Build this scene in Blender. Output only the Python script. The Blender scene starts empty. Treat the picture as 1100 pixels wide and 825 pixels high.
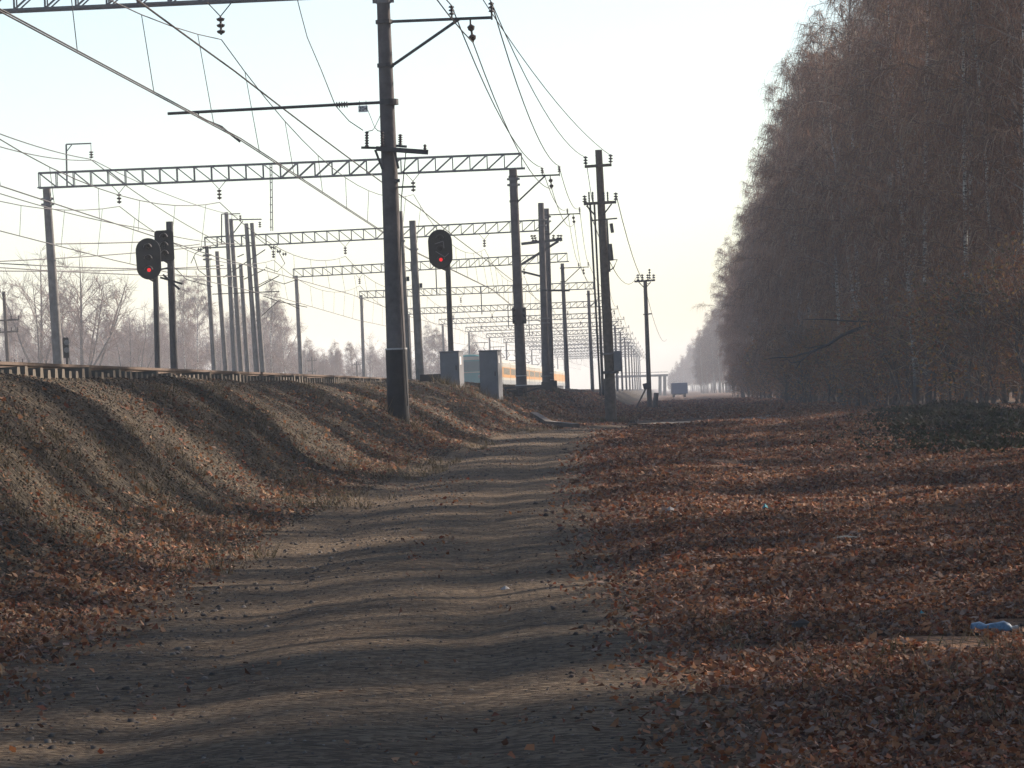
import bpy, math, random
import numpy as np
from mathutils import Vector, Matrix

random.seed(7)
RNG = np.random.default_rng(11)
R = math.radians
scene = bpy.context.scene
COL = scene.collection

# ------------------------------------------------------------------ camera, sky, sun, exposure
F = 3970.0                      # focal length in pixels of the 1100 px wide photograph (a long tele lens)
ROLL = R(2.3)                   # the phone was held a little clockwise
HOR = 11.3                      # horizon this many px under the picture centre
EYE = 1.6
cam_d = bpy.data.cameras.new('camera'); cam = bpy.data.objects.new('camera', cam_d); COL.objects.link(cam)
cam_d.sensor_width = 36.0; cam_d.lens = F / 1100.0 * 36.0
cam_d.clip_start = 0.5; cam_d.clip_end = 12000
cam.matrix_world = Matrix.Translation((0, 0, EYE)) @ Matrix.Rotation(R(90) + HOR / F, 4, 'X') @ Matrix.Rotation(-ROLL, 4, 'Z')
scene.camera = cam

SUN_EL, SUN_AZ = R(30), R(54)   # azimuth clockwise from straight ahead: right and ahead of the camera
world = bpy.data.worlds.new('World'); scene.world = world; world.use_nodes = True
wn = world.node_tree.nodes; wl = world.node_tree.links; wn.clear()
sky = wn.new('ShaderNodeTexSky'); sky.sky_type = 'NISHITA'; sky.sun_disc = False
sky.sun_elevation = SUN_EL; sky.sun_rotation = SUN_AZ
sky.air_density = 1.0; sky.dust_density = 0.8; sky.ozone_density = 1.0; sky.altitude = 100
bg = wn.new('ShaderNodeBackground'); bg.inputs[1].default_value = 0.080
wo = wn.new('ShaderNodeOutputWorld'); wl.new(sky.outputs[0], bg.inputs[0]); wl.new(bg.outputs[0], wo.inputs[0])

sd = bpy.data.lights.new('sun', 'SUN'); sd.energy = 5.0; sd.angle = R(0.5); sd.color = (1.0, 0.86, 0.72)
sun = bpy.data.objects.new('sun', sd); COL.objects.link(sun)
sv = Vector((math.sin(SUN_AZ) * math.cos(SUN_EL), math.cos(SUN_AZ) * math.cos(SUN_EL), math.sin(SUN_EL)))
sun.rotation_euler = sv.to_track_quat('Z', 'Y').to_euler()
sun.location = (60, 40, 60)

vs = scene.view_settings
vs.view_transform = 'Standard'; vs.look = 'None'; vs.exposure = 1.17; vs.gamma = 1.0; vs.use_curve_mapping = False
scene.cycles.use_denoising = True; scene.cycles.denoising_prefilter = 'NONE'
scene.cycles.max_bounces = 5; scene.cycles.diffuse_bounces = 2; scene.cycles.volume_bounces = 1
scene.cycles.transparent_max_bounces = 8
HAZE_DENSITY = 0.0005

# ------------------------------------------------------------------ helpers
def P(px, py, D):
    """point at depth D (metres ahead) seen at photograph pixel (px, py)"""
    u, v = px - 550.0, 412.5 - py
    ul = u * math.cos(ROLL) + v * math.sin(ROLL)
    vl = -u * math.sin(ROLL) + v * math.cos(ROLL)
    return Vector((ul / F * D, D, EYE + (vl + HOR) / F * D))

def tag(o, label=None, cat=None, group=None, kind=None):
    if label: o['label'] = label
    if cat: o['category'] = cat
    if group: o['group'] = group
    if kind: o['kind'] = kind
    return o

def empty(name, loc=(0, 0, 0), label=None, cat=None, group=None):
    o = bpy.data.objects.new(name, None); COL.objects.link(o); o.location = loc
    o.empty_display_size = 0.2
    return tag(o, label, cat, group)

def frame_of(d):
    d = d.normalized(); a = Vector((0, 0, 1)) if abs(d.z) < 0.95 else Vector((1, 0, 0))
    s = d.cross(a).normalized(); return s, s.cross(d).normalized()

class MB:
    def __init__(self): self.v = []; self.f = []
    def ring_tube(self, pts, rads, n=8, caps=True):
        pts = [Vector(p) for p in pts]; base = len(self.v)
        for i, p in enumerate(pts):
            d = pts[min(i + 1, len(pts) - 1)] - pts[max(i - 1, 0)]
            if d.length < 1e-9: d = Vector((0, 0, 1))
            s, t = frame_of(d); r = rads[i] if hasattr(rads, '__len__') else rads
            for k in range(n):
                a = 2 * math.pi * k / n
                self.v.append(p + (s * math.cos(a) + t * math.sin(a)) * r)
        for i in range(len(pts) - 1):
            for k in range(n):
                a = base + i * n + k; b = base + i * n + (k + 1) % n
                self.f.append((a, b, b + n, a + n))
        if caps:
            self.f.append(tuple(base + k for k in range(n))[::-1])
            self.f.append(tuple(base + (len(pts) - 1) * n + k for k in range(n)))
        return self
    def tube(self, a, b, r0, r1=None, n=8): return self.ring_tube([a, b], [r0, r0 if r1 is None else r1], n)
    def bar(self, a, b, w, h=None, up=None):
        a, b = Vector(a), Vector(b); h = w if h is None else h
        d = (b - a).normalized(); up = Vector(up or (0, 0, 1))
        if abs(d.dot(up)) > 0.95: up = Vector((0, 1, 0))
        s = d.cross(up).normalized() * (w / 2); t = s.cross(d).normalized() * (h / 2); i = len(self.v)
        for p in (a, b): self.v += [p - s - t, p + s - t, p + s + t, p - s + t]
        self.f += [(i, i + 1, i + 2, i + 3), (i + 7, i + 6, i + 5, i + 4)] + [(i + k, i + 4 + k, i + 4 + (k + 1) % 4, i + (k + 1) % 4) for k in range(4)]
        return self
    def box(self, c, sx, sy, sz):
        c = Vector(c); return self.bar(c - Vector((0, sy / 2, 0)), c + Vector((0, sy / 2, 0)), sx, sz)
    def lathe(self, c, axis, prof, n=10):
        """prof: list of (distance along axis, radius)"""
        c = Vector(c); ax = Vector(axis).normalized()
        return self.ring_tube([c + ax * t for t, r in prof], [r for t, r in prof], n)
    def build(self, name, mat, parent=None, smooth=False, bevel=0.0):
        me = bpy.data.meshes.new(name)
        org = Vector(parent.location) if parent is not None and parent.parent is None else (
              Vector(parent.parent.location) if parent is not None else Vector((0, 0, 0)))
        me.from_pydata([tuple(Vector(p) - org) for p in self.v], [], self.f); me.update()
        me.materials.append(mat)
        if smooth: me.shade_smooth(); me.set_sharp_from_angle(angle=R(50))
        o = bpy.data.objects.new(name, me); COL.objects.link(o)
        if parent is not None: o.parent = parent
        if bevel:
            m = o.modifiers.new('bevel', 'BEVEL'); m.width = bevel; m.segments = 2; m.limit_method = 'ANGLE'
        return o

def np_mesh(name, verts, faces, mat, colors=None, smooth=False, link=True):
    """verts (N,3), faces (M,k) all with the same k; colors per face (M,3)"""
    me = bpy.data.meshes.new(name); verts = np.asarray(verts, np.float32); faces = np.asarray(faces, np.int32)
    M, k = faces.shape
    me.vertices.add(len(verts)); me.vertices.foreach_set('co', verts.ravel())
    me.loops.add(M * k); me.loops.foreach_set('vertex_index', faces.ravel())
    me.polygons.add(M); me.polygons.foreach_set('loop_start', np.arange(0, M * k, k, dtype=np.int32))
    me.polygons.foreach_set('loop_total', np.full(M, k, np.int32))
    if smooth: me.polygons.foreach_set('use_smooth', np.ones(M, bool))
    me.update(calc_edges=True)
    if colors is not None:
        at = me.color_attributes.new('Col', 'FLOAT_COLOR', 'CORNER')
        c = np.ones((M, k, 4), np.float32); c[:, :, :3] = np.asarray(colors, np.float32)[:, None, :]
        at.data.foreach_set('color', c.ravel())
    for m in (mat if isinstance(mat, (list, tuple)) else [mat]): me.materials.append(m)
    o = bpy.data.objects.new(name, me)
    if link: COL.objects.link(o)
    return o

def vnoise(x, y, seed=0):
    """smooth value noise in 0..1"""
    xi = np.floor(x).astype(np.int64); yi = np.floor(y).astype(np.int64); xf = x - xi; yf = y - yi
    def h(a, b):
        n = (a * 374761393 + b * 668265263 + seed * 1442695041) & 0xffffffff
        n = ((n ^ (n >> 13)) * 1274126177) & 0xffffffff
        return ((n ^ (n >> 16)) & 0xffff) / 65535.0
    u = xf * xf * (3 - 2 * xf); v = yf * yf * (3 - 2 * yf)
    return (h(xi, yi) * (1 - u) + h(xi + 1, yi) * u) * (1 - v) + (h(xi, yi + 1) * (1 - u) + h(xi + 1, yi + 1) * u) * v

def sstep(a, b, x):
    t = np.clip((x - a) / (b - a), 0, 1); return t * t * (3 - 2 * t)

# ------------------------------------------------------------------ materials
def mat(name, col, rough=0.8, metal=0.0, spec=0.3, noise=None, bump=None, emit=None):
    m = bpy.data.materials.new(name); m.use_nodes = True; nt = m.node_tree; n = nt.nodes; L = nt.links
    b = n['Principled BSDF']; b.inputs['Roughness'].default_value = rough; b.inputs['Metallic'].default_value = metal
    b.inputs['Specular IOR Level'].default_value = spec
    b.inputs['Base Color'].default_value = (*col, 1)
    if noise or bump: tc = n.new('ShaderNodeTexCoord')
    if noise:                                      # (scale, amount)
        nz = n.new('ShaderNodeTexNoise'); nz.inputs['Scale'].default_value = noise[0]; nz.inputs['Detail'].default_value = 6
        nz.inputs['Roughness'].default_value = 0.65
        L.new(tc.outputs['Object'], nz.inputs['Vector'])
        mp = n.new('ShaderNodeMapRange'); mp.inputs[1].default_value = 0.3; mp.inputs[2].default_value = 0.7
        mp.inputs[3].default_value = 1 - noise[1]; mp.inputs[4].default_value = 1 + noise[1] * 0.6
        L.new(nz.outputs['Fac'], mp.inputs[0])
        mx = n.new('ShaderNodeMix'); mx.data_type = 'RGBA'; mx.blend_type = 'MULTIPLY'; mx.inputs[0].default_value = 1
        mx.inputs[6].default_value = (*col, 1); L.new(mp.outputs[0], mx.inputs[7]); L.new(mx.outputs[2], b.inputs['Base Color'])
    if bump:
        nb = n.new('ShaderNodeTexNoise'); nb.inputs['Scale'].default_value = bump[0]; nb.inputs['Detail'].default_value = 5
        L.new(tc.outputs['Object'], nb.inputs['Vector'])
        bp = n.new('ShaderNodeBump'); bp.inputs['Strength'].default_value = bump[1]; bp.inputs['Distance'].default_value = 0.02
        L.new(nb.outputs['Fac'], bp.inputs['Height']); L.new(bp.outputs[0], b.inputs['Normal'])
    if emit:
        b.inputs['Emission Color'].default_value = (*emit[0], 1); b.inputs['Emission Strength'].default_value = emit[1]
    return m

def attr_mat(name, rough=0.8, transl=0.0):
    m = bpy.data.materials.new(name); m.use_nodes = True; n = m.node_tree.nodes; L = m.node_tree.links
    a = n.new('ShaderNodeAttribute'); a.attribute_name = 'Col'; b = n['Principled BSDF']
    b.inputs['Roughness'].default_value = rough; b.inputs['Specular IOR Level'].default_value = 0.25
    L.new(a.outputs['Color'], b.inputs['Base Color'])
    if transl:
        t = n.new('ShaderNodeBsdfTranslucent'); L.new(a.outputs['Color'], t.inputs[0])
        mx = n.new('ShaderNodeMixShader'); mx.inputs[0].default_value = transl
        L.new(b.outputs[0], mx.inputs[1]); L.new(t.outputs[0], mx.inputs[2])
        L.new(mx.outputs[0], n['Material Output'].inputs['Surface'])
    return m

def ground_mat(name, stops, big, fine, cell=None, bump=0.6, dist=0.03, rough=0.95, stretch=(1, 1, 1)):
    """soil: colour ramp driven by coarse + fine noise, optional voronoi pieces, bump"""
    m = bpy.data.materials.new(name); m.use_nodes = True; n = m.node_tree.nodes; L = m.node_tree.links
    b = n['Principled BSDF']; b.inputs['Roughness'].default_value = rough; b.inputs['Specular IOR Level'].default_value = 0.12
    tc = n.new('ShaderNodeTexCoord'); mp = n.new('ShaderNodeMapping'); mp.inputs['Scale'].default_value = stretch
    L.new(tc.outputs['Object'], mp.inputs['Vector'])
    def nz(scale, det=6, r=0.6):
        t = n.new('ShaderNodeTexNoise'); t.inputs['Scale'].default_value = scale; t.inputs['Detail'].default_value = det
        t.inputs['Roughness'].default_value = r; L.new(mp.outputs[0], t.inputs['Vector']); return t
    def math_(op, a, bb):
        k = n.new('ShaderNodeMath'); k.operation = op
        for i, x in enumerate((a, bb)):
            if hasattr(x, 'links'): L.new(x, k.inputs[i])
            else: k.inputs[i].default_value = x
        return k.outputs[0]
    A = nz(big, 5); B = nz(fine, 8, 0.7)
    h = math_('ADD', math_('MULTIPLY', A.outputs['Fac'], 0.55), math_('MULTIPLY', B.outputs['Fac'], 0.45))
    if cell:
        v = n.new('ShaderNodeTexVoronoi'); v.inputs['Scale'].default_value = cell; v.inputs['Randomness'].default_value = 1
        L.new(mp.outputs[0], v.inputs['Vector'])
        sep = n.new('ShaderNodeSeparateColor'); L.new(v.outputs['Color'], sep.inputs[0])
        h = math_('ADD', math_('MULTIPLY', h, 0.62), math_('MULTIPLY', sep.outputs[0], 0.38))
    cr = n.new('ShaderNodeValToRGB'); el = cr.color_ramp.elements
    while len(el) < len(stops): el.new(0.5)
    for e, (p, c) in zip(el, stops): e.position = p; e.color = (*c, 1)
    L.new(h, cr.inputs[0]); L.new(cr.outputs[0], b.inputs['Base Color'])
    bp = n.new('ShaderNodeBump'); bp.inputs['Strength'].default_value = bump; bp.inputs['Distance'].default_value = dist
    hb = math_('ADD', B.outputs['Fac'], math_('MULTIPLY', v.outputs['Distance'], -0.9)) if cell else B.outputs['Fac']
    L.new(hb, bp.inputs['Height']); L.new(bp.outputs[0], b.inputs['Normal'])
    return m

M = {}
M['concrete'] = mat('concrete_mast', (0.20, 0.19, 0.178), 0.9, noise=(3.0, 0.35), bump=(18, 0.3))
M['concrete_dark'] = mat('dark_concrete_mast', (0.115, 0.105, 0.105), 0.9, noise=(3.0, 0.4), bump=(18, 0.3))
M['tar'] = mat('tarred_concrete', (0.035, 0.033, 0.034), 0.75, noise=(4, 0.4))
M['band'] = mat('white_band_paint', (0.40, 0.40, 0.39), 0.7, noise=(9, 0.3))
M['steel'] = mat('painted_steel', (0.075, 0.072, 0.074), 0.6, 0.3, noise=(5, 0.35))
M['galv'] = mat('galvanised_steel', (0.17, 0.17, 0.175), 0.55, 0.5, noise=(4, 0.3))
M['wire'] = mat('wire', (0.06, 0.055, 0.055), 0.6, 0.4)
M['porcelain'] = mat('insulator_porcelain', (0.05, 0.03, 0.025), 0.3, spec=0.5)
M['black'] = mat('black_enamel', (0.012, 0.012, 0.013), 0.5, noise=(6, 0.4))
M['lens_off'] = mat('dark_lens', (0.02, 0.02, 0.022), 0.15, spec=0.6)
M['lens_red'] = mat('lit_red_lens', (0.5, 0.01, 0.02), 0.3, emit=((1.0, 0.02, 0.03), .45))
M['cabinet'] = mat('grey_cabinet_paint', (0.165, 0.17, 0.182), 0.6, noise=(3, 0.15))
M['wood'] = mat('weathered_wood', (0.12, 0.10, 0.085), 0.9, noise=(7, 0.4), bump=(30, 0.4))
M['rail'] = mat('rusty_rail', (0.11, 0.075, 0.055), 0.7, 0.2, noise=(8, 0.3))
M['sleeper'] = mat('concrete_sleeper', (0.12, 0.10, 0.078), 0.95, noise=(2.2, 0.6))
M['white'] = mat('plate_white', (0.75, 0.75, 0.73), 0.6)
M['bark'] = None

# ------------------------------------------------------------------ terrain
TS = 0.0415                                            # the line runs 2.4 degrees to the right of the view axis
def base_h(Z):
    return np.interp(Z, [-100, 0, 25, 60, 95, 130, 180, 260, 500, 4000], [0, 0, 0, .3, .55, .5, .33, .16, 0, 0])
def crown(Z): return np.interp(Z, [0, 120, 200, 320, 4000], [2.06, 2.03, 1.88, 1.62, 1.55])
def emb_g(X, Z):
    s = X - TS * Z; sh = np.interp(Z, [0, 85, 112, 250, 400], [0, 0, 1.0, 1.4, 1.2])
    e = s - sh + 0.25 * (vnoise(Z * 0.12, s * 0 + 3.3, 5) - 0.5)
    e = e + .55 * (1 - sstep(58, 84, Z)) * sstep(-7.3, -5.6, e)      # the bank is steeper near the camera
    g = np.interp(e, [-27.5, -23.6, -8.2, -7.8, -7.35, -6.13, -5.45, -4.85, -4.2, -3.5], [0, 1.03, 1.03, 1.0, .92, .56, .30, .10, .025, 0])
    return g, e
ROADC = [(-30, -1.1), (14, -1.15), (20, -1.15), (27, -1.12), (33, -1.15), (48, -1.15), (70, -.45), (85, .25), (100, 1.1), (115, 3.2), (130, 6.2), (160, 8.2), (220, 11.5), (300, 15), (500, 24), (900, 42), (1600, 74)]
ROADW = [(-30, 2.3), (14, 2.35), (20, 2.3), (27, 2.2), (33, 2.15), (48, 2.3), (70, 1.95), (85, 1.75), (100, 1.65), (130, 1.3), (1600, 1.3)]
def road_c(Z): return np.interp(Z, *zip(*ROADC))
def road_w(Z): return np.interp(Z, *zip(*ROADW))
def G(X, Z):
    X = np.asarray(X, float); Z = np.asarray(Z, float)
    b = base_h(Z); d = np.abs(X - road_c(Z)); onroad = 1 - sstep(road_w(Z) - .2, road_w(Z) + .5, d)
    field = sstep(1.5, 5.0, X) * (1 - sstep(140, 260, Z))
    h = b - .10 * field * sstep(20, 60, Z)
    lump = (vnoise(X * .35, Z * .22, 1) - .5) * .22 + (vnoise(X * .9, Z * .7, 2) - .5) * .10 + (vnoise(X * 3.1, Z * 2.4, 3) - .5) * .045
    rough = (vnoise(X * .5, Z * .15, 4) - .5) * .022 + (vnoise(X * 2.2, Z * 1.0, 9) - .5) * .014 + (vnoise(X * 6, Z * 5, 10) - .5) * .014
    rut = -.03 * np.exp(-((d - .85) / .28) ** 2) + .02 * np.exp(-(d / .4) ** 2)
    h = h + lump * (1 - onroad) * sstep(8, 18, Z) + (rough + rut) * onroad
    g, e = emb_g(X, Z)
    eb = ((vnoise(X * .7, Z * .45, 6) - .5) * .16 + (vnoise(X * 2, Z * 1.3, 7) - .5) * .08) * np.clip(4 * g * (1.15 - g), 0, 1)
    return h + (crown(Z) - h) * g + eb
def gz(x, y): return float(G(np.array([x]), np.array([y]))[0])

def rows_z():
    z = list(np.arange(-60, 10, 2.5)); q = 10.0
    while q < 3000: z.append(q); q *= 1.011 if q < 200 else 1.03
    return np.array(z + [3000.0])
def sheet(name, zs, cols_fn, drop, material):
    """grid sheet following the terrain; cols_fn(z)->array of x (same count for every row)"""
    X = np.array([cols_fn(z) for z in zs]); Z = np.repeat(zs[:, None], X.shape[1], 1)
    H = G(X, Z) + drop(X, Z); n, m = X.shape
    v = np.stack([X, Z, H], -1).reshape(-1, 3); i = np.arange((n - 1) * m).reshape(n - 1, m)[:, :-1].ravel()
    o = np_mesh(name, v, np.stack([i, i + 1, i + m + 1, i + m], -1), material, smooth=True); o['kind'] = 'structure'
    return o

LEAF = [(0.16, .028, .02, .016), (0.36, .060, .040, .030), (0.50, .105, .062, .040), (0.64, .16, .088, .05), (0.80, .235, .15, .095)]
M['litter'] = ground_mat('leaf_litter', [(p, (a, b, c)) for p, a, b, c in LEAF], 0.35, 9, cell=16, bump=1.0, dist=0.05)
M['ballast'] = ground_mat('ballast_slope', [(.2, (.018, .014, .01)), (.42, (.037, .029, .02)), (.58, (.064, .049, .033)), (.75, (.11, .086, .06))], 0.5, 8, cell=13, bump=1.0, dist=0.06)
M['dirt'] = ground_mat('packed_dirt', [(.28, (.048, .032, .020)), (.44, (.090, .062, .039)), (.56, (.128, .091, .058)), (.72, (.19, .14, .092))], 0.7, 14, cell=22, bump=1.0, dist=0.05, stretch=(.8, 1.0, 1))
M['path'] = ground_mat('trodden_path', [(.25, (.10, .085, .07)), (.6, (.19, .165, .14)), (.8, (.25, .22, .19))], 0.8, 7, bump=0.6)

ZS = rows_z()
sfine = np.concatenate([-np.geomspace(1500, 30, 24), np.arange(-28, -10, 1.0), np.arange(-10, 12, .14), np.arange(12, 26, .5), np.geomspace(26, 1500, 36)])
def g_drop(X, Z):
    g, e = emb_g(X, Z); d = np.abs(X - road_c(Z))
    return -.07 * (1 - sstep(road_w(Z) - .35, road_w(Z) + .05, d)) - .35 * sstep(.10, .22, g)
ground = sheet('ground', ZS, lambda z: sfine + TS * min(max(z, 0), 3000), g_drop, M['litter'])
ez = ZS[(ZS > -40) & (ZS < 1500)]
emb_s = np.concatenate([np.arange(-29, -9, .8), np.arange(-9, -2.6, .11)])
def e_drop(X, Z):
    g, e = emb_g(X, Z)
    return -.12 * sstep(-4.55, -3.9, e + .5 * (vnoise(Z * .5, X * .5, 8) - .5)) - .5 * sstep(-3.6, -2.9, e) - .5 * (1 - sstep(-28, -27, e))
embankment = sheet('embankment', ez, lambda z: emb_s + TS * z + np.interp(z, [0, 85, 112, 250, 400], [0, 0, 1.0, 1.4, 1.2]), e_drop, M['ballast'])
def r_cols(z):
    z1 = np.array([z]); w = road_w(z1)[0]; c = road_c(z1)[0]
    return c + np.linspace(-1.25, 1.25, 46) * w
def r_drop(X, Z):
    q = np.abs(X - road_c(Z)) / road_w(Z) + .16 * (vnoise(X * .8, Z * .12, 12) - .5) + .16 * (vnoise(X * 2, Z * .7, 13) - .5) + .10 * (vnoise(X * 7, Z * 4, 14) - .5)
    return .004 - .16 * sstep(.88, 1.12, q)
road = sheet('road', ZS[(ZS > -25) & (ZS < 122)], r_cols, r_drop, M['dirt'])
PATHC = [(121, 4.2), (132, 9.5), (142, 13.2), (152, 17.0), (160, 22.0), (166, 28.0)]
def path_sheet():
    t = np.linspace(0, len(PATHC) - 1, 90); zc = np.interp(t, range(len(PATHC)), [p[0] for p in PATHC]); xc = np.interp(t, range(len(PATHC)), [p[1] for p in PATHC])
    w = np.linspace(-1, 1, 11); wd = 1.1 + .3 * np.sin(t * 5)
    dx = np.gradient(xc); dz = np.gradient(zc); ln = np.hypot(dx, dz)
    X = xc[:, None] - (dz / ln)[:, None] * w * wd[:, None]; Z = zc[:, None] + (dx / ln)[:, None] * w * wd[:, None]
    H = G(X, Z) + .05 - .10 * np.abs(w)[None, :] ** 3; n, m = X.shape
    v = np.stack([X, Z, H], -1).reshape(-1, 3); i = np.arange((n - 1) * m).reshape(n - 1, m)[:, :-1].ravel()
    o = np_mesh('path', v, np.stack([i, i + 1, i + m + 1, i + m], -1), M['path'], smooth=True); o['kind'] = 'structure'
path_sheet()

# ------------------------------------------------------------------ railway tracks
def track(s, label, z0, z1, single, group='railway tracks on the embankment'):
    t = empty('railway_track', (s + TS * z0, z0, float(crown(z0))), label, 'railway track', group)
    d = Vector((TS, 1, 0)).normalized(); side = Vector((1, -TS, 0)).normalized()
    def at(z, off, h): return Vector((s + TS * z, z, float(crown(z)) + h)) + side * off
    for off in (-.76, .76):
        mb = MB(); zs = np.arange(z0, z1 + 1, 20 if z1 < 300 else 40)
        for a, b in zip(zs[:-1], zs[1:]):
            mb.bar(at(a, off, .215), at(b, off, .215), .075, .04); mb.bar(at(a, off, .17), at(b, off, .17), .022, .06); mb.bar(at(a, off, .135), at(b, off, .135), .14, .018)
        mb.build('rail', M['rail'], t)
    def sl(mb, c):
        i = len(mb.v)
        for e in (-1, 1):
            o_ = c + side * (1.36 * e)
            mb.v += [o_ + d * -.17 + Vector((0, 0, -.14)), o_ + d * .17 + Vector((0, 0, -.14)), o_ + d * .09 + Vector((0, 0, .125)), o_ + d * -.09 + Vector((0, 0, .125))]
        mb.f += [(i, i + 1, i + 2, i + 3), (i + 7, i + 6, i + 5, i + 4)] + [(i + k, i + 4 + k, i + 4 + (k + 1) % 4, i + (k + 1) % 4) for k in range(4)]
    zz = np.arange(z0, z1, .56)
    if single:
        zs = zz[(zz > 36) & (zz < 180)]; first = None
        for z in zs:
            if first is None:
                mb = MB(); sl(mb, at(z, 0, 0)); first = mb.build('sleeper', M['sleeper'], t); zf = z
            else:
                o = first.copy(); COL.objects.link(o); o.parent = t
                o.location = (TS * (z - zf), z - zf, float(crown(z)) - float(crown(zf)) + random.uniform(-.035, .02)); o.rotation_euler = (0, random.uniform(-.012, .012), 0)
        rest = zz[(zz <= 36) | (zz >= 180)]
    else: rest = zz
    mb = MB()
    for z in rest: sl(mb, at(z, 0, 0))
    o = mb.build('sleepers', M['sleeper'], t); o['kind'] = 'stuff'
track(-9.25, 'railway track nearest the dirt road, concrete sleeper ends showing along the bank top', 20, 700, True)
track(-16.6, 'middle railway track beyond the two backlit signals', 20, 700, False)
track(-20.4, 'farthest railway track, the one the green train stands on', 20, 1000, False)

# ------------------------------------------------------------------ catenary portals
def mast_mesh(mb, base, top, r0, r1, n=14): mb.tube(base - (top - base).normalized() * .6, top, r0, r1, n)
def insulator(mb, c, axis, L, r=.07, nd=4, n=9):
    prof = [(0, .02)]
    for k in range(nd):
        a = L * (k + .15) / nd; b = L * (k + .85) / nd
        prof += [(a, .025), (a + (b - a) * .3, r), (b - (b - a) * .2, r * .8), (b, .025)]
    prof.append((L, .02)); mb.lathe(c, axis, prof, n)

BR_PTS = {}          # feeder wire attachment points per portal
MSG_PTS = {}         # catenary suspension points per portal
TRACKS = (-9.25, -16.6, -20.4)
CONTACT_H = 5.75     # above the eye: contact wire
def portal(k, Z, rb, rt, lb, lt, beam_l, beam_r, label, detail, r0=.17, r1=.125, rl=None):
    """rb.. pixels of the right mast base/top, left mast base/top; beam_l/r pixel of the top chord ends"""
    R0, R1 = P(*rb, Z), P(*rt, Z); L0, L1 = P(*lb, Z), P(*lt, Z); bl, br = P(*beam_l, Z), P(*beam_r, Z)
    # square to the line: the left end stands a little farther ahead
    def sq(p): q = p.copy(); q.y = Z - (p.x - R0.x) * TS * 0.0; return q
    R0.z = min(R0.z, gz(R0.x, Z) + .05); L0.z = gz(L0.x, Z) - .1
    t = empty('catenary_portal', R0, label, 'catenary portal', 'lattice catenary portals spanning the tracks')
    n = 16 if k <= 2 else 10
    for nm, a, b in (('mast', R0, R1), ('mast', L0, L1)):
        k_ = 1 if a is R0 or rl is None else rl / r0; mb = MB(); mast_mesh(mb, a, b, r0 * k_, r1 * k_, n); m = mb.build(nm, M['concrete_dark'] if a is R0 else M['concrete'], t, smooth=True)
        if detail:
            up = (b - a); Lm = up.length; u = up / Lm
            for hh in (.955, .93) if k > 1 else (.957, .935):
                mb = MB(); c = a + up * hh; rr = r0 + (r1 - r0) * hh
                mb.tube(c - u * .05, c + u * .05, rr + .025, n=n); mb.box(c + Vector((rr + .05, 0, 0)), .08, .08, .08); mb.box(c - Vector((rr + .05, 0, 0)), .08, .08, .08)
                mb.build('clamp_band', M['galv'], m)
    if detail:                                           # tarred foot and white band on the road-side mast
        u = (R1 - R0).normalized(); hb = 1.42 if k == 1 else .62
        mb = MB(); mb.tube(R0 - u * .3, R0 + u * hb, r0 + .008, r0 + .006, n); mb.build('tarred_foot', M['tar'], t, smooth=True)
        for q in ((0,) if k == 1 else (0, .36)):
            mb = MB(); mb.tube(R0 + u * (hb + q), R0 + u * (hb + .035 + q), r0 + .012, n=n); mb.build('white_band', M['band'], t)
    # box truss
    hgt, dep = .56, .45; thick = 1 + max(0, Z - 200) / 400; ax = (br - bl); Lb = ax.length; axn = ax / Lb; npan = max(4, int(round(Lb / .655)))
    dn = Vector((0, 0, -hgt)); mb = MB(); c_w = .055 * thick
    for off in (-dep / 2, dep / 2):
        o_ = Vector((0, off, 0)); mb.bar(bl + o_, br + o_, c_w); mb.bar(bl + o_ + dn - axn * .06, br + o_ + dn + axn * .12, c_w)
    pts = [bl + ax * (i / npan) for i in range(npan + 1)]
    fr, bk = Vector((0, -dep / 2, 0)), Vector((0, dep / 2, 0)); braces = []
    for i in range(npan + 1):
        braces.append((pts[i] + fr, pts[i] + fr + dn)); mb.bar(pts[i] + bk, pts[i] + bk + dn, .03)
        if i < npan:
            a, b = (pts[i], pts[i + 1]) if i < npan / 2 else (pts[i + 1], pts[i])
            braces.append((a + fr, b + fr + dn)); mb.bar(a + bk, b + bk + dn, .03)
            mb.bar(a + fr, b + bk, .025); mb.bar(a + fr + dn, b + bk + dn, .025)
    if not detail:
        for a, b in braces: mb.bar(a, b, .04 * thick)
        for f_ in ((.52,) if k < 9 else ()):
            h0 = bl + ax * f_ + fr; mb.bar(h0, h0 - Vector((0, 0, 2.3)), .07 * thick)
    beam = mb.build('beam', M['galv'], t)
    if detail:
        for a, b in braces: MB().bar(a, b, .04).build('brace', M['galv'], beam)
    # V hangers with insulators over the tracks
    MSG_PTS[k] = []
    for s in TRACKS:
        x = s + TS * Z
        f_ = (x - bl.x) / (br.x - bl.x)
        if not -0.1 < f_ < 1.02: f_ = min(max(f_, 0), 1)
        c = bl + ax * f_ + dn; p = Vector((c.x, Z, c.z - .32))
        mb = MB(); mb.tube(c + axn * .28, p, .012, n=4); mb.tube(c - axn * .28, p, .012, n=4); h = mb.build('hanger', M['wire'], t)
        mb = MB(); insulator(mb, p, (0, 0, -1), .40, .095, 3); mb.build('insulator', M['porcelain'], h)
        MSG_PTS[k].append(p + Vector((0, 0, -.5)))
    # feeder bracket on the road side of the right mast
    u = (R1 - R0).normalized(); Lm = (R1 - R0).length
    a = R0 + u * (Lm * (.888 if k == 1 else .965)); rr = .16; e1 = a + Vector((2.32 if k == 1 else 1.75, 0, .0)); low = R0 + u * (Lm * (.79 if k == 1 else .86))
    mb = MB(); mb.bar(a + Vector((rr, 0, 0)), e1, .06); kn = a.lerp(e1, .70); mb.bar(low + Vector((rr, 0, 0)), kn, .06)
    mb.tube(a - u * .04, a + u * .04, rr + .03, n=10); mb.tube(low - u * .04, low + u * .04, rr + .03, n=10)
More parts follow.
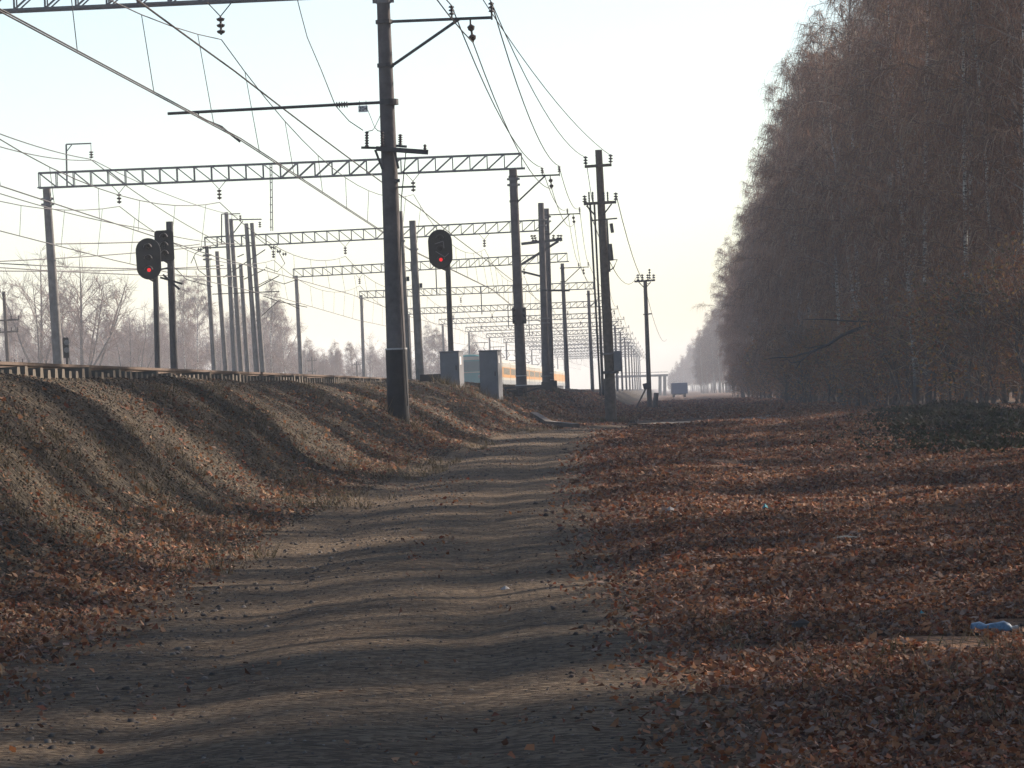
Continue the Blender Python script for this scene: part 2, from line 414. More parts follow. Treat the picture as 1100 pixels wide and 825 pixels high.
    brk = mb.build('feeder_bracket', M['steel'], t)
    A = a.lerp(e1, .63); B = e1.copy(); mb = MB(); mb.tube(A, A + Vector((0, 0, .1)), .02); insulator(mb, A + Vector((0, 0, .08)), (0, 0, 1), .22, .07, 3); mb.build('insulator', M['porcelain'], brk)
    mb = MB(); mb.tube(B - Vector((0, 0, .05)), B + Vector((0, 0, .12)), .02); insulator(mb, B + Vector((0, 0, .1)), (0, 0, 1), .24, .07, 3); mb.build('insulator', M['porcelain'], brk)
    C_ = a.lerp(e1, .8); mb = MB(); mb.tube(C_, C_ - Vector((0, 0, .12)), .02); insulator(mb, C_ - Vector((0, 0, .1)), (.1, 0, -1), .42, .085, 2); mb.build('insulator', M['porcelain'], brk)
    BR_PTS[k] = (A + Vector((0, 0, .3)), B + Vector((0, 0, .34)), C_ + Vector((.04, 0, -.52)))
    return t, R0, R1, L0, L1

PORT = {}
Z1, Z2, Z3, Z4, Z5 = 79.5, 140.0, 195.0, 250.0, 305.0
PORT[1] = portal(1, Z1, (428, 440), (410.5, -30), (-455, 400), (-462, 34), (-480, 6), (445, -36), 'nearest catenary portal, thick dark concrete mast beside the dirt road with number plate', True, .225, .135)
PORT[2] = portal(2, Z2, (561, 432), (551, 181), (64, 392), (50, 203), (42, 186), (560, 165), 'catenary portal whose mast stands right behind the two grey cabinets', True, .215, .15)
PORT[3] = portal(3, Z3, (592, 421), (587, 224), (231, 398), (222, 266), (220, 255), (587, 236), 'third catenary portal, its left mast in the cluster of leaning poles', True, .19, .14, .14)
PORT[4] = portal(4, Z4, (610, 423), (604, 283), (324, 405), (318, 296), (315, 289), (609, 272), 'fourth catenary portal, left mast standing alone right of the pole cluster', False)
PORT[5] = portal(5, Z5, (637, 428), (632, 312), (391, 410), (388, 317), (386, 313), (637, 303), 'fifth catenary portal, its right mast just left of the tall wooden utility pole', False)
for j in range(11):
    Z = 360 + 55 * j; k = 6 + j; xr = -6.13 + TS * Z; xl = xr - 18.6; hb = crown(Z) + 8.75
    def pix(x, h):
        ul = x / Z * F; vl = (h - EYE) / Z * F - HOR
        return (550 + ul * math.cos(ROLL) - vl * math.sin(ROLL), 412.5 - (ul * math.sin(ROLL) + vl * math.cos(ROLL)))
    PORT[k] = portal(k, Z, pix(xr, gz(xr, Z)), pix(xr, hb - .56), pix(xl, gz(xl, Z)), pix(xl, hb - .56), pix(xl - .4, hb), pix(xr + .4, hb),
                     'distant catenary portal in the receding row, %s' % ['sixth from the camera', 'seventh from the camera', 'eighth from the camera', 'ninth from the camera', 'tenth from the camera', 'eleventh from the camera', 'twelfth from the camera', 'thirteenth from the camera', 'fourteenth from the camera', 'fifteenth from the camera', 'last of all in the haze'][j], False)

# fittings of the nearest mast: steady arm, plate 204, switch crossarm
t1, R0, R1 = PORT[1][0], PORT[1][1], PORT[1][2]
mb = MB(); a = P(409, 110, Z1); b = P(180, 122, Z1); mb.tube(a, b, .033, n=8); mb.tube(a - Vector((0, 0, .06)) + Vector((.18, 0, 0)), a + Vector((.18, 0, .06)), .205, n=14)
arm = mb.build('steady_arm', M['steel'], t1)
mb = MB(); c = P(374, 112, Z1); insulator(mb, c, (b - a), .27, .075, 5); mb.build('insulator', M['porcelain'], arm)
mb = MB(); mb.ring_tube([P(213, 121, Z1), P(213, 126, Z1), P(224, 130, Z1), P(238, 136, Z1 - .05), P(246, 143, Z1 - .1), P(258, 152, Z1 - .15)], [.02, .02, .02, .024, .022, .03], 6); mb.build('pull_off_arm', M['steel'], arm)
mb = MB(); c = P(390, 117, Z1); pl = Vector((.0, -.02, 0)); mb.box(c + pl, .20, .012, .14); plate = mb.build('number_plate', M['white'], t1)
mb = MB()
for dx in (-.07, .07): mb.bar(c + Vector((dx, -.01, .05)), c + Vector((dx, -.01, .18)), .012)
mb.build('plate_hook', M['steel'], plate)
fc = bpy.data.curves.new('plate_number', 'FONT'); fc.body = '204'; fc.size = .13; fc.align_x = 'CENTER'; fc.align_y = 'CENTER'; fc.extrude = .002
tmp = bpy.data.objects.new('tmp', fc); COL.objects.link(tmp); bpy.context.view_layer.update()
fm = bpy.data.meshes.new_from_object(tmp.evaluated_get(bpy.context.evaluated_depsgraph_get())); bpy.data.objects.remove(tmp)
fm.materials.clear(); fm.materials.append(M['black']); fo = bpy.data.objects.new('plate_number', fm); COL.objects.link(fo); fo.parent = plate
fo.location = c + pl + Vector((0, -.012, 0)) - R0; fo.rotation_euler = (R(90), 0, 0)
mb = MB(); mb.bar(P(388, 158.5, Z1 - .1), P(412, 159, Z1 - .1), .05, .05); mb.bar(P(404, 159.5, Z1 - .25), P(460, 163.5, Z1 - .25), .07, .10); mb.bar(P(403, 161, Z1 - .2), P(411, 182, Z1 - .2), .05); mb.bar(P(424, 163, Z1 - .2), P(428, 181, Z1 - .2), .05)
ca = mb.build('crossarm', M['steel'], t1)
for px, y0, y1, r in ((394, 158, 141, .05), (410.5, 158, 141, .045), (430, 158, 144, .055), (456.5, 161, 155, .04)):
    mb = MB(); p = P(px, y0, Z1 - .25); q = P(px, y1, Z1 - .25); insulator(mb, p, q - p, (q - p).length, r, 6 if y0 - y1 > 10 else 2); mb.build('insulator', M['porcelain'], ca)
mb = MB(); mb.bar(P(425, 156.5, Z1 - .25), P(437, 157.5, Z1 - .25), .06, .05); mb.build('switch_box', M['steel'], ca)
mb = MB(); mb.bar(P(427, 201, Z1 - .1), P(446.5, 200.5, Z1 - .1), .04); mb.box(P(427, 194, Z1 - .1), .1, .08, .07); mb.build('side_bracket', M['steel'], t1)
mb = MB(); mb.ring_tube([P(436, 163, Z1 - .24), P(434, 185, Z1 - .24), P(431, 215, Z1 - .24), P(429.5, 300, Z1 - .24), P(438, 436, Z1 - .26)], .011, 5); mb.build('earth_cable', M['wire'], t1)
mb = MB(); mb.ring_tube([P(395, 141, Z1 - .25), P(400, 140, Z1 - .25), P(402.5, 137, Z1 - .25), P(406, 140.5, Z1 - .25), P(410, 141, Z1 - .25)], .009, 4); mb.ring_tube([P(402.5, 137, Z1 - .25), P(395, 118, Z1 - .1)], .008, 4); mb.ring_tube([P(402.5, 137, Z1 - .25), P(409, 123, Z1 - .1)], .008, 4); mb.build('jumper_cable', M['wire'], t1)
mb = MB(); mb.ring_tube([P(390, 140, Z1 - .25), P(375, 130, Z1 - .1), P(360, 113, Z1), P(345, 75, Z1), P(330, 40, Z1), P(322, 10, Z1), P(316, -15, Z1)], .010, 4); mb.build('dropper_cable', M['wire'], t1)

# fittings of the second portal: goose-neck on the beam, hanging strip, relay boxes on the mast
t2 = PORT[2][0]
mb = MB(); mb.bar(P(72, 201, Z2 - .3), P(71, 155, Z2 - .3), .06); mb.bar(P(71, 155, Z2 - .3), P(98, 154, Z2 - .3), .05); mb.bar(P(72, 162, Z2 - .3), P(77, 155.5, Z2 - .3), .035); gn = mb.build('goose_neck', M['galv'], t2)
mb = MB(); p = P(97.5, 155, Z2 - .3); mb.tube(p, p - Vector((0, 0, .3)), .012, n=4); insulator(mb, p - Vector((0, 0, .25)), (0, 0, -1), .28, .09, 3); mb.build('insulator', M['porcelain'], gn)
mb = MB()
for dx in (-.035, .035): mb.bar(P(291, 176, Z2 - .3) + Vector((dx, 0, 0)), P(292, 248, Z2 - .3) + Vector((dx, 0, 0)), .03)
for y in range(180, 248, 8): mb.bar(P(291, y, Z2 - .3) - Vector((.04, 0, 0)), P(291, y, Z2 - .3) + Vector((.04, 0, 0)), .03)
mb.build('hanging_strip', M['steel'], t2)
for px in (552.5, 563):
    mb = MB(); mb.box(P(px, 339, Z2 - .35), .16, .22, .62); q = mb.build('relay_box', M['steel'], t2, bevel=.015)
    for y in (333, 339, 345):
        mb = MB(); c = P(px, y, Z2 - .46); mb.lathe(c, (0, -1, 0), [(0, .06), (.08, .055), (.09, .02)], 10); mb.build('dial', M['black'], q)
mb = MB(); mb.bar(P(560, 262, Z3 - 6), P(604, 257, Z3 - 6), .14, .14); mb.bar(P(557, 286, Z3 - 6), P(600, 259, Z3 - 6), .12); mb.bar(P(558, 291, Z3 - 6), P(582, 297, Z3 - 6), .10)
# anchor pole beside portal 3 carries that arm
def plain_pole(base, top, r0, r1, label, name='concrete_pole', cat='pole', group=None, matl=None, n=12):
    base = base.copy(); g = gz(base.x, base.y)
    if base.z > g: base.z = g
    t = empty(name, base, label, cat, group); m2 = MB(); mast_mesh(m2, base, top, r0, r1, n); m2.build('shaft', matl or M['concrete'], t, smooth=True); return t
tA = plain_pole(P(587, 421, Z3 - 6), P(581, 218, Z3 - 6), .21, .15, 'tall concrete anchor pole with dark crossarm, beside its twin right of the cabinets', matl=M['concrete_dark'])
armA = mb.build('crossarm', M['steel'], tA)
for px in (573, 576, 594, 599, 602):
    mb = MB(); c = P(px, 259.5, Z3 - 6); insulator(mb, c, (-.25 if px < 580 else .15, 0, 1), .36, .09, 3); mb.build('insulator', M['porcelain'], armA)
for y, w in ((236, .2), (242, .2), (342, .22), (347, .22), (404, .24)):
    mb = MB(); c = P(582 + (y - 218) * .026, y, Z3 - 6); mb.tube(c - Vector((0, 0, .03)), c + Vector((0, 0, .03)), w + .02, n=12); mb.build('clamp_band', M['galv'], tA)
mb = MB(); mb.bar(P(581, 312, Z3 - 6.2), P(612, 312, Z3 - 6.2), .10); mb.build('crossbar', M['steel'], tA)
mb = MB(); mb.box(P(587, 419, Z3 - 6) + Vector((0, -.1, .15)), .5, .4, .55); mb.build('footing', M['tar'], tA, bevel=.03)
mb = MB(); mb.box(P(593.5, 418, Z3) + Vector((0, -.1, .15)), .5, .45, .6); mb.build('footing', M['tar'], PORT[3][0], bevel=.03)

# concrete poles of the leaning cluster left of centre
ZC = 195
CL = [((244, 400), (233, 270), 197, 'short grey pole second from the left in the leaning pole cluster'),
      ((252.5, 400), (243, 228), 193, 'tallest concrete pole in the leaning pole cluster'),
      ((260, 401), (248, 235), 196, 'tall concrete pole leaning right beside the tallest one in the cluster'),
      ((267, 401), (258.5, 284), 201, 'shortest pole in the leaning pole cluster'),
      ((276.5, 402), (264.5, 240), 194, 'left one of the two parallel poles at the right end of the pole cluster'),
      ((283.5, 402), (270.5, 239.5), 194, 'rightmost pole of the leaning pole cluster')]
CLP = []
for (b, tp, z, lab) in CL:
    t = plain_pole(P(*b, z), P(*tp, z), .145, .105, lab, group='leaning concrete poles left of centre'); CLP.append((t, P(*tp, z), P(*b, z)))
mb = MB(); mb.bar(P(250, 236, 196), P(281, 235.5, 196), .06); mb.bar(P(251, 250, 196), P(261, 237, 196), .05); k_ = mb.build('bracket', M['steel'], CLP[2][0])
mb = MB(); mb.bar(P(238, 263, 193), P(238, 230, 193), .06); mb.bar(P(238, 230, 193), P(258, 229.5, 193), .05); mb.build('bracket', M['steel'], CLP[1][0])
for i, (px, y) in enumerate(((279, 238), (258, 231))):
    mb = MB(); insulator(mb, P(px, y, 195), (0, 0, -1), .32, .08, 3); mb.build('insulator', M['porcelain'], CLP[2 - i][0])
for i, (x0, y0, x1, y1) in enumerate(((228, 316, 300, 313), (240, 298, 285, 268), (255, 276, 262, 273), (262, 300, 285, 289), (275, 310, 300, 296))):
    mb = MB(); mb.bar(P(x0, y0, 194), P(x1, y1, 194), .05); mb.build('crossbar', M['steel'], CLP[i][0])

POLES2 = [((438, 409), (429, 227), 128, .13, 'slim grey pole half hidden behind the thick nearest mast'),
          ((451.5, 412), (443, 237), 128, .135, 'slim grey pole standing just left of the central red signal')]
for b, tp, z, r, lab in POLES2:
    t = plain_pole(P(*b, z), P(*tp, z), r + .02, r - .02, lab)
    mb = MB(); c = P(*b, z).lerp(P(*tp, z), .82); mb.tube(c, c + Vector((0, 0, .05)), r + .03, n=10); mb.build('clamp_band', M['galv'], t)
    mb = MB(); mb.box(P(*b, z).lerp(P(*tp, z), .6) + Vector((r + .05, -.02, 0)), .1, .1, .16); mb.build('junction_box', M['steel'], t)

# ------------------------------------------------------------------ colour light signals
def signal(head_c, w, h, Z, mb_px, mt_px, lamps, lit, label, rect=False, mast_r=.08):
    base = P(*mb_px, Z); base.z = min(base.z, gz(base.x, Z)); t = empty('railway_signal', base, label, 'signal', 'colour light railway signals')
    top = P(*mt_px, Z); mb = MB(); mb.tube(base - Vector((0, 0, .4)), top, mast_r + .01, mast_r, 12); mb.build('signal_mast', M['steel'], t, smooth=True)
    c = P(*head_c, Z - .28); v = []; n = 40; hw, hh = w / 2, h / 2; rc = hw if not rect else hw * .35
    out = []
    for k in range(n):
        a = 2 * math.pi * k / n; cx = math.copysign(hw - rc, math.cos(a)); cz = math.copysign(hh - rc, math.sin(a))
        out.append((cx + rc * math.cos(a), cz + rc * math.sin(a)))
    tilt = ROLL * -.4
    def pt(x, y, z): return c + Vector((x * math.cos(tilt) + z * math.sin(tilt), y, z * math.cos(tilt) - x * math.sin(tilt)))
    m2 = MB()
    for (sc, y) in ((.97, -.012), (1, 0), (1, .03), (.93, .05)): m2.v += [pt(x * sc, y, z * sc) for x, z in out]
    for r in range(3): m2.f += [(r * n + k, r * n + (k + 1) % n, (r + 1) * n + (k + 1) % n, (r + 1) * n + k) for k in range(n)]
    m2.f += [tuple(range(n))[::-1], tuple(3 * n + k for k in range(n))]
    m2.build('backboard', M['black'], t)
    m2 = MB(); m2.box(pt(0, .17, 0), w * .5, .22, h * .72); m2.build('lamp_housing', M['black'], t, bevel=.02)
    for i in range(lamps):
        z = h * (.27 - .27 * i); p = pt(0, -.02, z); r = .055
        m2 = MB(); m2.lathe(p, (0, -1, 0), [(0, r), (.02, r * .9), (.035, r * .5), (.04, .01)], 16); ln = m2.build('lens', M['lens_red'] if i == lit else M['lens_off'], t, smooth=True)
        m2 = MB(); a0 = [math.pi * (.02 + .96 * q / 10) for q in range(11)]; i0 = 0
        for dy, rr in ((0, .125), (-.24, .115)):
            m2.v += [p + Vector((rr * math.cos(a), dy, rr * math.sin(a))) for a in a0]
        for dy, rr in ((0, .115), (-.24, .105)):
            m2.v += [p + Vector((rr * math.cos(a), dy, rr * math.sin(a))) for a in a0]
        m2.f = [(q, q + 1, q + 12, q + 11) for q in range(10)] + [(22 + q, 33 + q, 34 + q, 23 + q) for q in range(10)] + [(q + 11, q + 12, q + 34, q + 33) for q in range(10)]
        m2.build('visor', M['steel'], ln)
    m2 = MB(); p = pt(0, .12, -hh * .9); m2.bar(p, Vector((top.x, top.y, p.z - .1)), .1); m2.build('mounting_clamp', M['steel'], t)
    return t
s1 = signal((473, 267.5), .74, 1.21, 114, (486, 420), (481, 284), 3, 2, 'black oval signal showing red, standing just above the grey cabinets')
mb = MB()
for (a, b) in (((467, 262), (476, 259)), ((476, 259), (477, 266)), ((468, 270), (478, 276)), ((478, 276), (482, 272))): mb.bar(P(*a, 113.4), P(*b, 113.4), .02)
mb.build('inspection_bracket', M['galv'], s1)
s2 = signal((159.5, 278), .72, 1.20, 107, (169, 398), (167, 296), 3, 2, 'black oval signal showing red at the left, in front of another signal head')
s3 = signal((176.5, 264), .56, .92, 109, (187, 398), (182, 238), 3, -1, 'dark unlit rectangular signal head on the pole behind the left red signal', rect=True, mast_r=.105)
mb = MB(); mb.bar(P(172, 298, 108.8), P(196, 305, 108.8), .06); mb.bar(P(175, 295, 108.8), P(193, 311, 108.8), .06); mb.bar(P(170, 290, 108.8), P(184, 287, 108.8), .05); mb.build('support_bracket', M['steel'], s3)
# small twin lamp signal low beside the left mast
mb_ = P(72, 392, 135); t = empty('dwarf_signal', Vector((mb_.x, 135, gz(mb_.x, 135))), 'small two-lamp signal low beside the pale left mast', 'signal')
m2 = MB(); m2.tube(Vector((mb_.x, 135, gz(mb_.x, 135) - .2)), P(72, 382, 135), .05); m2.build('signal_mast', M['steel'], t)
m2 = MB(); m2.box(P(71, 373.5, 135), .22, .2, .75); m2.build('lamp_housing', M['black'], t, bevel=.03)
for y in (368, 376):
    m2 = MB(); m2.lathe(P(72, y, 134.88), (0, -1, 0), [(0, .09), (.12, .1), (.125, .02)], 12); m2.build('lens', M['galv'], t)

# ------------------------------------------------------------------ relay cabinets
def cabinet(Z, x0, x1, ytop, ybot, label):
    a = P((x0 + x1) / 2, ybot, Z); top = P((x0 + x1) / 2, ytop, Z).z; w = (x1 - x0) / F * Z; g = gz(a.x, Z)
    zb = g - .15; zt = top; t = empty('relay_cabinet', (a.x, Z, g), label, 'cabinet', 'grey relay cabinets by the tracks')
    dp = .55; yaw = R(-14)
    def q(x, y, z): return Vector((a.x + x * math.cos(yaw) - y * math.sin(yaw), Z + x * math.sin(yaw) + y * math.cos(yaw), z))
    def bx(x0_, x1_, y0, y1, z0, z1):
        m_ = MB(); m_.v = [q(x, y, z) for z in (z0, z1) for x, y in ((x0_, y0), (x1_, y0), (x1_, y1), (x0_, y1))]
        m_.f = [(3, 2, 1, 0), (4, 5, 6, 7)] + [(k, (k + 1) % 4, 4 + (k + 1) % 4, 4 + k) for k in range(4)]; return m_
    w *= .86
    bx(-w / 2, w / 2, -dp / 2, dp / 2, zb, zt - .04).build('body', M['cabinet'], t, bevel=.012)
    bx(-w / 2 - .02, w / 2 + .02, -dp / 2 - .03, dp / 2 + .02, zt - .037, zt).build('lid', M['cabinet'], t, bevel=.01)
    d = bx(-w / 2 + .03, w / 2 - .03, -dp / 2 - .018, -dp / 2 - .002, zb + .2, zt - .07).build('door', M['cabinet'], t, bevel=.006)
    bx(w / 2 - .10, w / 2 - .07, -dp / 2 - .045, -dp / 2 - .019, (zb + zt) / 2, (zb + zt) / 2 + .14).build('handle', M['steel'], d)
    bx(w / 2 + .001, w / 2 + .006, -dp / 2 + .1, -dp / 2 + .25, zt - .42, zt - .18).build('notice', M['white'], t)
    for e in (-1, 1): bx(e * w * .4 - .03, e * w * .4 + .03, -dp / 2 - .02, dp / 2, zb - .3, zb).build('leg', M['steel'], t)
cabinet(111, 474.5, 499, 377, 424, 'grey steel relay cabinet under the central red signal')
cabinet(117, 517, 540.5, 376, 433, 'grey steel relay cabinet on the right, next to the second mast')

# low dark crossing barrier and plank by the second mast
bz = 134; t = empty('barrier_frame', P(575, 430, bz), 'low dark steel barrier frame at the foot of the second mast', 'barrier')
mb = MB(); mb.bar(P(541, 417, bz), P(586, 414, bz), .07); t_top = mb.build('rail_bar', M['steel'], t)
mb = MB(); mb.bar(P(556, 424, bz), P(586, 414.5, bz), .05); mb.build('diagonal_bar', M['steel'], t)
for px in (543, 557):
    mb = MB(); mb.bar(P(px, 417, bz), P(px, 436, bz), .05); mb.build('post', M['steel'], t)
mb = MB(); mb.box(P(551, 426, bz + 2.2), .75, .5, .5); tag(mb.build('cable_pit', M['tar'], bevel=.03), 'dark cable pit box between the right cabinet and the second mast', 'box')
def follow(pts, off=.05):
    return [Vector((x, y, gz(x, y) + off)) for x, y in pts]
q0, q1 = P(574, 435, 112), P(612, 447, 112)
mb = MB(); fp = follow([(q0.x, 118), ((q0.x * .6 + q1.x * .4), 113), (q1.x + .1, 107)], .10)
for a, b in zip(fp[:-1], fp[1:]): mb.bar(a, b, .2, .12)
tag(mb.build('kerb_plank', M['wood']), 'pale weathered plank edging lying at the foot of the bank', 'plank')
mb = MB(); c0 = P(463, 412, 121); mb.box(Vector((c0.x, 121, gz(c0.x, 121) + .12)), .7, .5, .42); tag(mb.build('cable_trough', M['tar'], bevel=.02), 'low dark box on the bank top left of the cabinets', 'box')

# ------------------------------------------------------------------ utility poles on the right
ZU = 130.0
ub, ut = P(657.5, 454, ZU), P(643, 161, ZU); ub.z = gz(ub.x, ZU)
t = empty('utility_pole', ub, 'tall wooden utility pole on a concrete stub with grey box, beside the road', 'utility pole', 'utility poles along the road')
st = P(654, 330, ZU)
mb = MB(); mb.tube(ub.lerp(ut, .14), ut, .185, .125, 14); mb.build('shaft', M['wood'], t, smooth=True)
mb = MB(); mb.bar(ub - Vector((0, 0, .4)) + Vector((.06, .12, 0)), ub.lerp(ut, .40) + Vector((.06, .12, 0)), .24, .22); mb.build('concrete_stub', M['concrete'], t, bevel=.02)
mb = MB(); mb.tube(ub - Vector((0.04, .16, .3)), ub.lerp(ut, .16) - Vector((0.04, .16, 0)), .19, .185, 14); mb.build('shaft_foot', M['wood'], t, smooth=True)
UW = []
for (x0, y0, x1, y1, ins) in ((628, 179, 657, 177, ((629, 178, 169), (656, 176.5, 167))), (627, 219, 662, 217, ((628, 219, 211), (661.5, 216.5, 208)))):
    mb = MB(); mb.bar(P(x0, y0, ZU - .2), P(x1, y1, ZU - .2), .09, .10); cx = mb.build('crossarm', M['wood'], t)
    for (px, yb, yt) in ins:
        mb = MB(); a, b = P(px, yb, ZU - .2), P(px, yt, ZU - .2); mb.tube(a, b, .018, n=6); insulator(mb, a + (b - a) * .15, (b - a), (b - a).length, .085, 3); mb.build('insulator', M['porcelain'], cx); UW.append(b)
for px in (633, 637, 649, 653):
    mb = MB(); a = P(px, 217, ZU - .2); insulator(mb, a, (0, 0, 1), .36, .035, 4); mb.build('fuse_holder', M['steel'], t)
mb = MB(); mb.bar(P(630, 221, ZU - .2), P(639, 231, ZU - .2), .05); mb.bar(P(657, 219, ZU - .2), P(648, 231, ZU - .2), .05); mb.build('arm_brace', M['steel'], t)
mb = MB(); mb.bar(P(634, 237, ZU - .15), P(663, 234.5, ZU - .15), .05); mb.build('crossbar', M['steel'], t)
for (xa, ya, xb, yb) in ((634, 220, 645, 425), (638.5, 220, 648, 425)):
    mb = MB(); mb.tube(P(xa, ya, ZU - .1), P(xb, yb, ZU - .1), .035, n=8); mb.build('cable_conduit', M['steel'], t)
mb = MB(); mb.tube(P(652, 236, ZU - .2), P(655, 292, ZU - .2), .03); mb.tube(P(656.5, 240, ZU - .2), P(658, 250, ZU - .2), .06); mb.tube(P(655, 262, ZU - .2), P(657, 280, ZU - .2), .08)
mb.ring_tube([P(654, 291, ZU - .25), P(659, 288, ZU - .25), P(663, 279, ZU - .25), P(654, 279, ZU - .25)], .025, 6); mb.build('switch_gear', M['steel'], t)
for y in (380, 400):
    mb = MB(); c = P(654.5 if y == 380 else 655.5, y, ZU); mb.box(c + Vector((.02, 0, 0)), .55, .62, .06 if y == 380 else .10); mb.build('clamp_band', M['galv'] if y == 380 else M['steel'], t)
mb = MB(); mb.box(P(663.5, 388, ZU - .15), .28, .3, .72); bxo = mb.build('meter_box', M['cabinet'], t, bevel=.02)
mb = MB(); mb.box(P(663.5, 388, ZU - .15) + Vector((0, -.158, 0)), .22, .012, .62); mb.build('door', M['cabinet'], bxo)

ZV = 262.0
vb, vt = P(698, 440, ZV), P(693, 301, ZV); vb.z = gz(vb.x, ZV)
t = empty('utility_pole', vb, 'slim utility pole with four insulators against the open sky', 'utility pole', 'utility poles along the road')
mb = MB(); mb.tube(vb - Vector((0, 0, .4)), vt, .18, .13, 12); mb.build('shaft', M['wood'], t, smooth=True)
mb = MB(); mb.bar(P(681.5, 302.5, ZV - .2), P(703.5, 301, ZV - .2), .13, .13); mb.bar(P(686, 303, ZV - .2), P(692, 309, ZV - .2), .06); mb.bar(P(699, 303, ZV - .2), P(694, 309, ZV - .2), .06); cx = mb.build('crossarm', M['wood'], t)
VW = []
for px in (685.5, 690, 696, 702.5):
    mb = MB(); a = P(px, 302, ZV - .2); insulator(mb, a, (0, 0, 1), .50, .12, 3); mb.build('insulator', M['porcelain'], cx); VW.append(a + Vector((0, 0, .5)))
mb = MB(); a = P(698, 300, ZV - .2); insulator(mb, a, (0, 0, 1), .75, .09, 4); mb.build('insulator', M['porcelain'], cx)
mb = MB(); mb.bar(P(691, 338, ZV - .2), P(700, 337, ZV - .2), .09); mb.build('crossbar', M['steel'], t)
mb = MB(); mb.bar(P(691, 415.5, ZV - .25), P(699, 413.5, ZV - .25), .45, .42); mb.build('cable_box', M['tar'], t, bevel=.04)
mb = MB(); mb.bar(P(696, 413, ZV - .1), Vector((P(681, 437, ZV).x, ZV - .5, gz(P(681, 437, ZV).x, ZV) - .1)), .09); mb.build('brace_pole', M['wood'], t)
sb = P(703, 440, ZV - 1); sb.z = gz(sb.x, ZV - 1) - .2
mb = MB(); mb.ring_tube([sb, sb.lerp(P(705, 422, ZV - 1), .5), P(705, 422, ZV - 1)], [.2, .19, .17], 10); tag(mb.build('pole_stump', M['wood'], smooth=True), 'short leaning wooden pole stump right of the slim utility pole', 'post')
# small wooden telegraph poles on the left
def telegraph(Z, pb, ptop, label, arms, r=.11):
    b, tp = P(*pb, Z), P(*ptop, Z); b.z = gz(b.x, Z); t = empty('telegraph_pole', b, label, 'telegraph pole', 'wooden telegraph poles left of the tracks')
    mb = MB(); mb.tube(b - Vector((0, 0, .3)), tp, r * 1.2, r * .9, 10); mb.build('shaft', M['wood'], t, smooth=True)
    for f_, w in arms:
        c = b.lerp(tp, f_); mb = MB(); mb.bar(c - Vector((w, .15, 0)), c + Vector((w, -.15, .02)), .1, .09); a = mb.build('crossarm', M['wood'], t)
        for e in (-.95, -.45, .45, .95):
            mb = MB(); insulator(mb, c + Vector((w * e, -.15, .05)), (0, 0, 1), .22, .06, 2); mb.build('insulator', M['porcelain'], a)
    return tp
telegraph(210, (10, 389), (4, 313), 'weathered telegraph pole with three crossarms at the far left edge', ((.955, .05), (.80, .8), (.72, .72), (.50, .9)))
telegraph(420, (336, 404), (335, 383), 'tiny distant telegraph pole right of the lone portal mast', ((.93, .55), (.75, .5)))
telegraph(430, (384, 407), (383, 388), 'tiny distant telegraph pole just left of the fifth portal mast', ((.93, .55), (.75, .5)))

# ------------------------------------------------------------------ overhead wires
def sag_pts(a, b, sag, n=14): return [a.lerp(b, i / n) - Vector((0, 0, 4 * sag * (i / n) * (1 - i / n))) for i in range(n + 1)]
KEYS = sorted(PORT)
def zk(k): return PORT[k][1].y
def catenary(ti, s, label, rw):
    t = empty('overhead_line', (s + TS * 20, 20, EYE + 6), label, 'overhead line', 'overhead contact lines above the tracks')
    sup = [Vector((s + TS * 22, 22.0, MSG_PTS[1][ti].z))] + [MSG_PTS[k][ti] for k in KEYS]
    zig = .3; me = []; cw = []; dm = MB()
    def ch(z): return EYE + CONTACT_H + (crown(z) - 2.05)
    cpts = [Vector((s + TS * p.y + (zig if i % 2 else -zig), p.y, ch(p.y))) for i, p in enumerate(sup)]
    drop = []
    for i in range(len(sup) - 1):
        sp = sup[i + 1].y - sup[i].y; pts = sag_pts(sup[i], sup[i + 1], 1.15 * (sp / 60) ** 2, 14); me += pts[:-1]
        cw.append(cpts[i])
        for j in (1, 3, 5, 7, 9, 11, 13):
            p = pts[j]; q = cpts[i].lerp(cpts[i + 1], j / 14); drop.append((p, q))
    me.append(sup[-1]); cw.append(cpts[-1])
    MB().ring_tube(me, rw * .85, 5).build('messenger_wire', M['wire'], t)
    if ti == 0:
        for dx in (-.03, .03): MB().ring_tube([p + Vector((dx, 0, 0)) for p in cw], rw, 5).build('contact_wire', M['wire'], t)
    else: MB().ring_tube(cw, rw, 5).build('contact_wire', M['wire'], t)
    for p, q in drop:
        if p.y < 260: MB().tube(p, q, .008, n=4).build('dropper', M['wire'], t)
        else: dm.tube(p, q, .008, n=3)
    o = dm.build('droppers', M['wire'], t); o['kind'] = 'stuff'
catenary(0, TRACKS[0], 'overhead contact line of the near track, the bold double wire crossing the upper left', .014)
catenary(1, TRACKS[1], 'overhead contact line above the middle track', .019)
catenary(2, TRACKS[2], 'overhead contact line above the farthest track', .019)

def wire(pts, label, r=.011, sag=0.0, group='single overhead wires'):
    out = []; r *= 1.35
    for a, b in zip(pts[:-1], pts[1:]): out += sag_pts(Vector(a), Vector(b), sag * ((Vector(b) - Vector(a)).length / 60) ** 2, 12)[:-1]
    out.append(Vector(pts[-1])); o = MB().ring_tube(out, r, 5).build('overhead_wire', M['wire']); return tag(o, label, 'wire', group)
off0 = lambda p, d: Vector((p.x - TS * d, p.y - d, p.z + .1))
for i, (lab, r) in enumerate((('feeder wire on the inner insulators of the roadside brackets', .011), ('feeder wire on the outer insulators of the roadside brackets', .011), ('feeder wire hanging under the roadside brackets', .010))):
    wire([off0(BR_PTS[1][i], 55)] + [BR_PTS[k][i] for k in KEYS], lab, r, .75)
wire([BR_PTS[1][1], UW[0]], 'thin wire sagging from the nearest mast bracket to the wooden utility pole top', .009, .9)
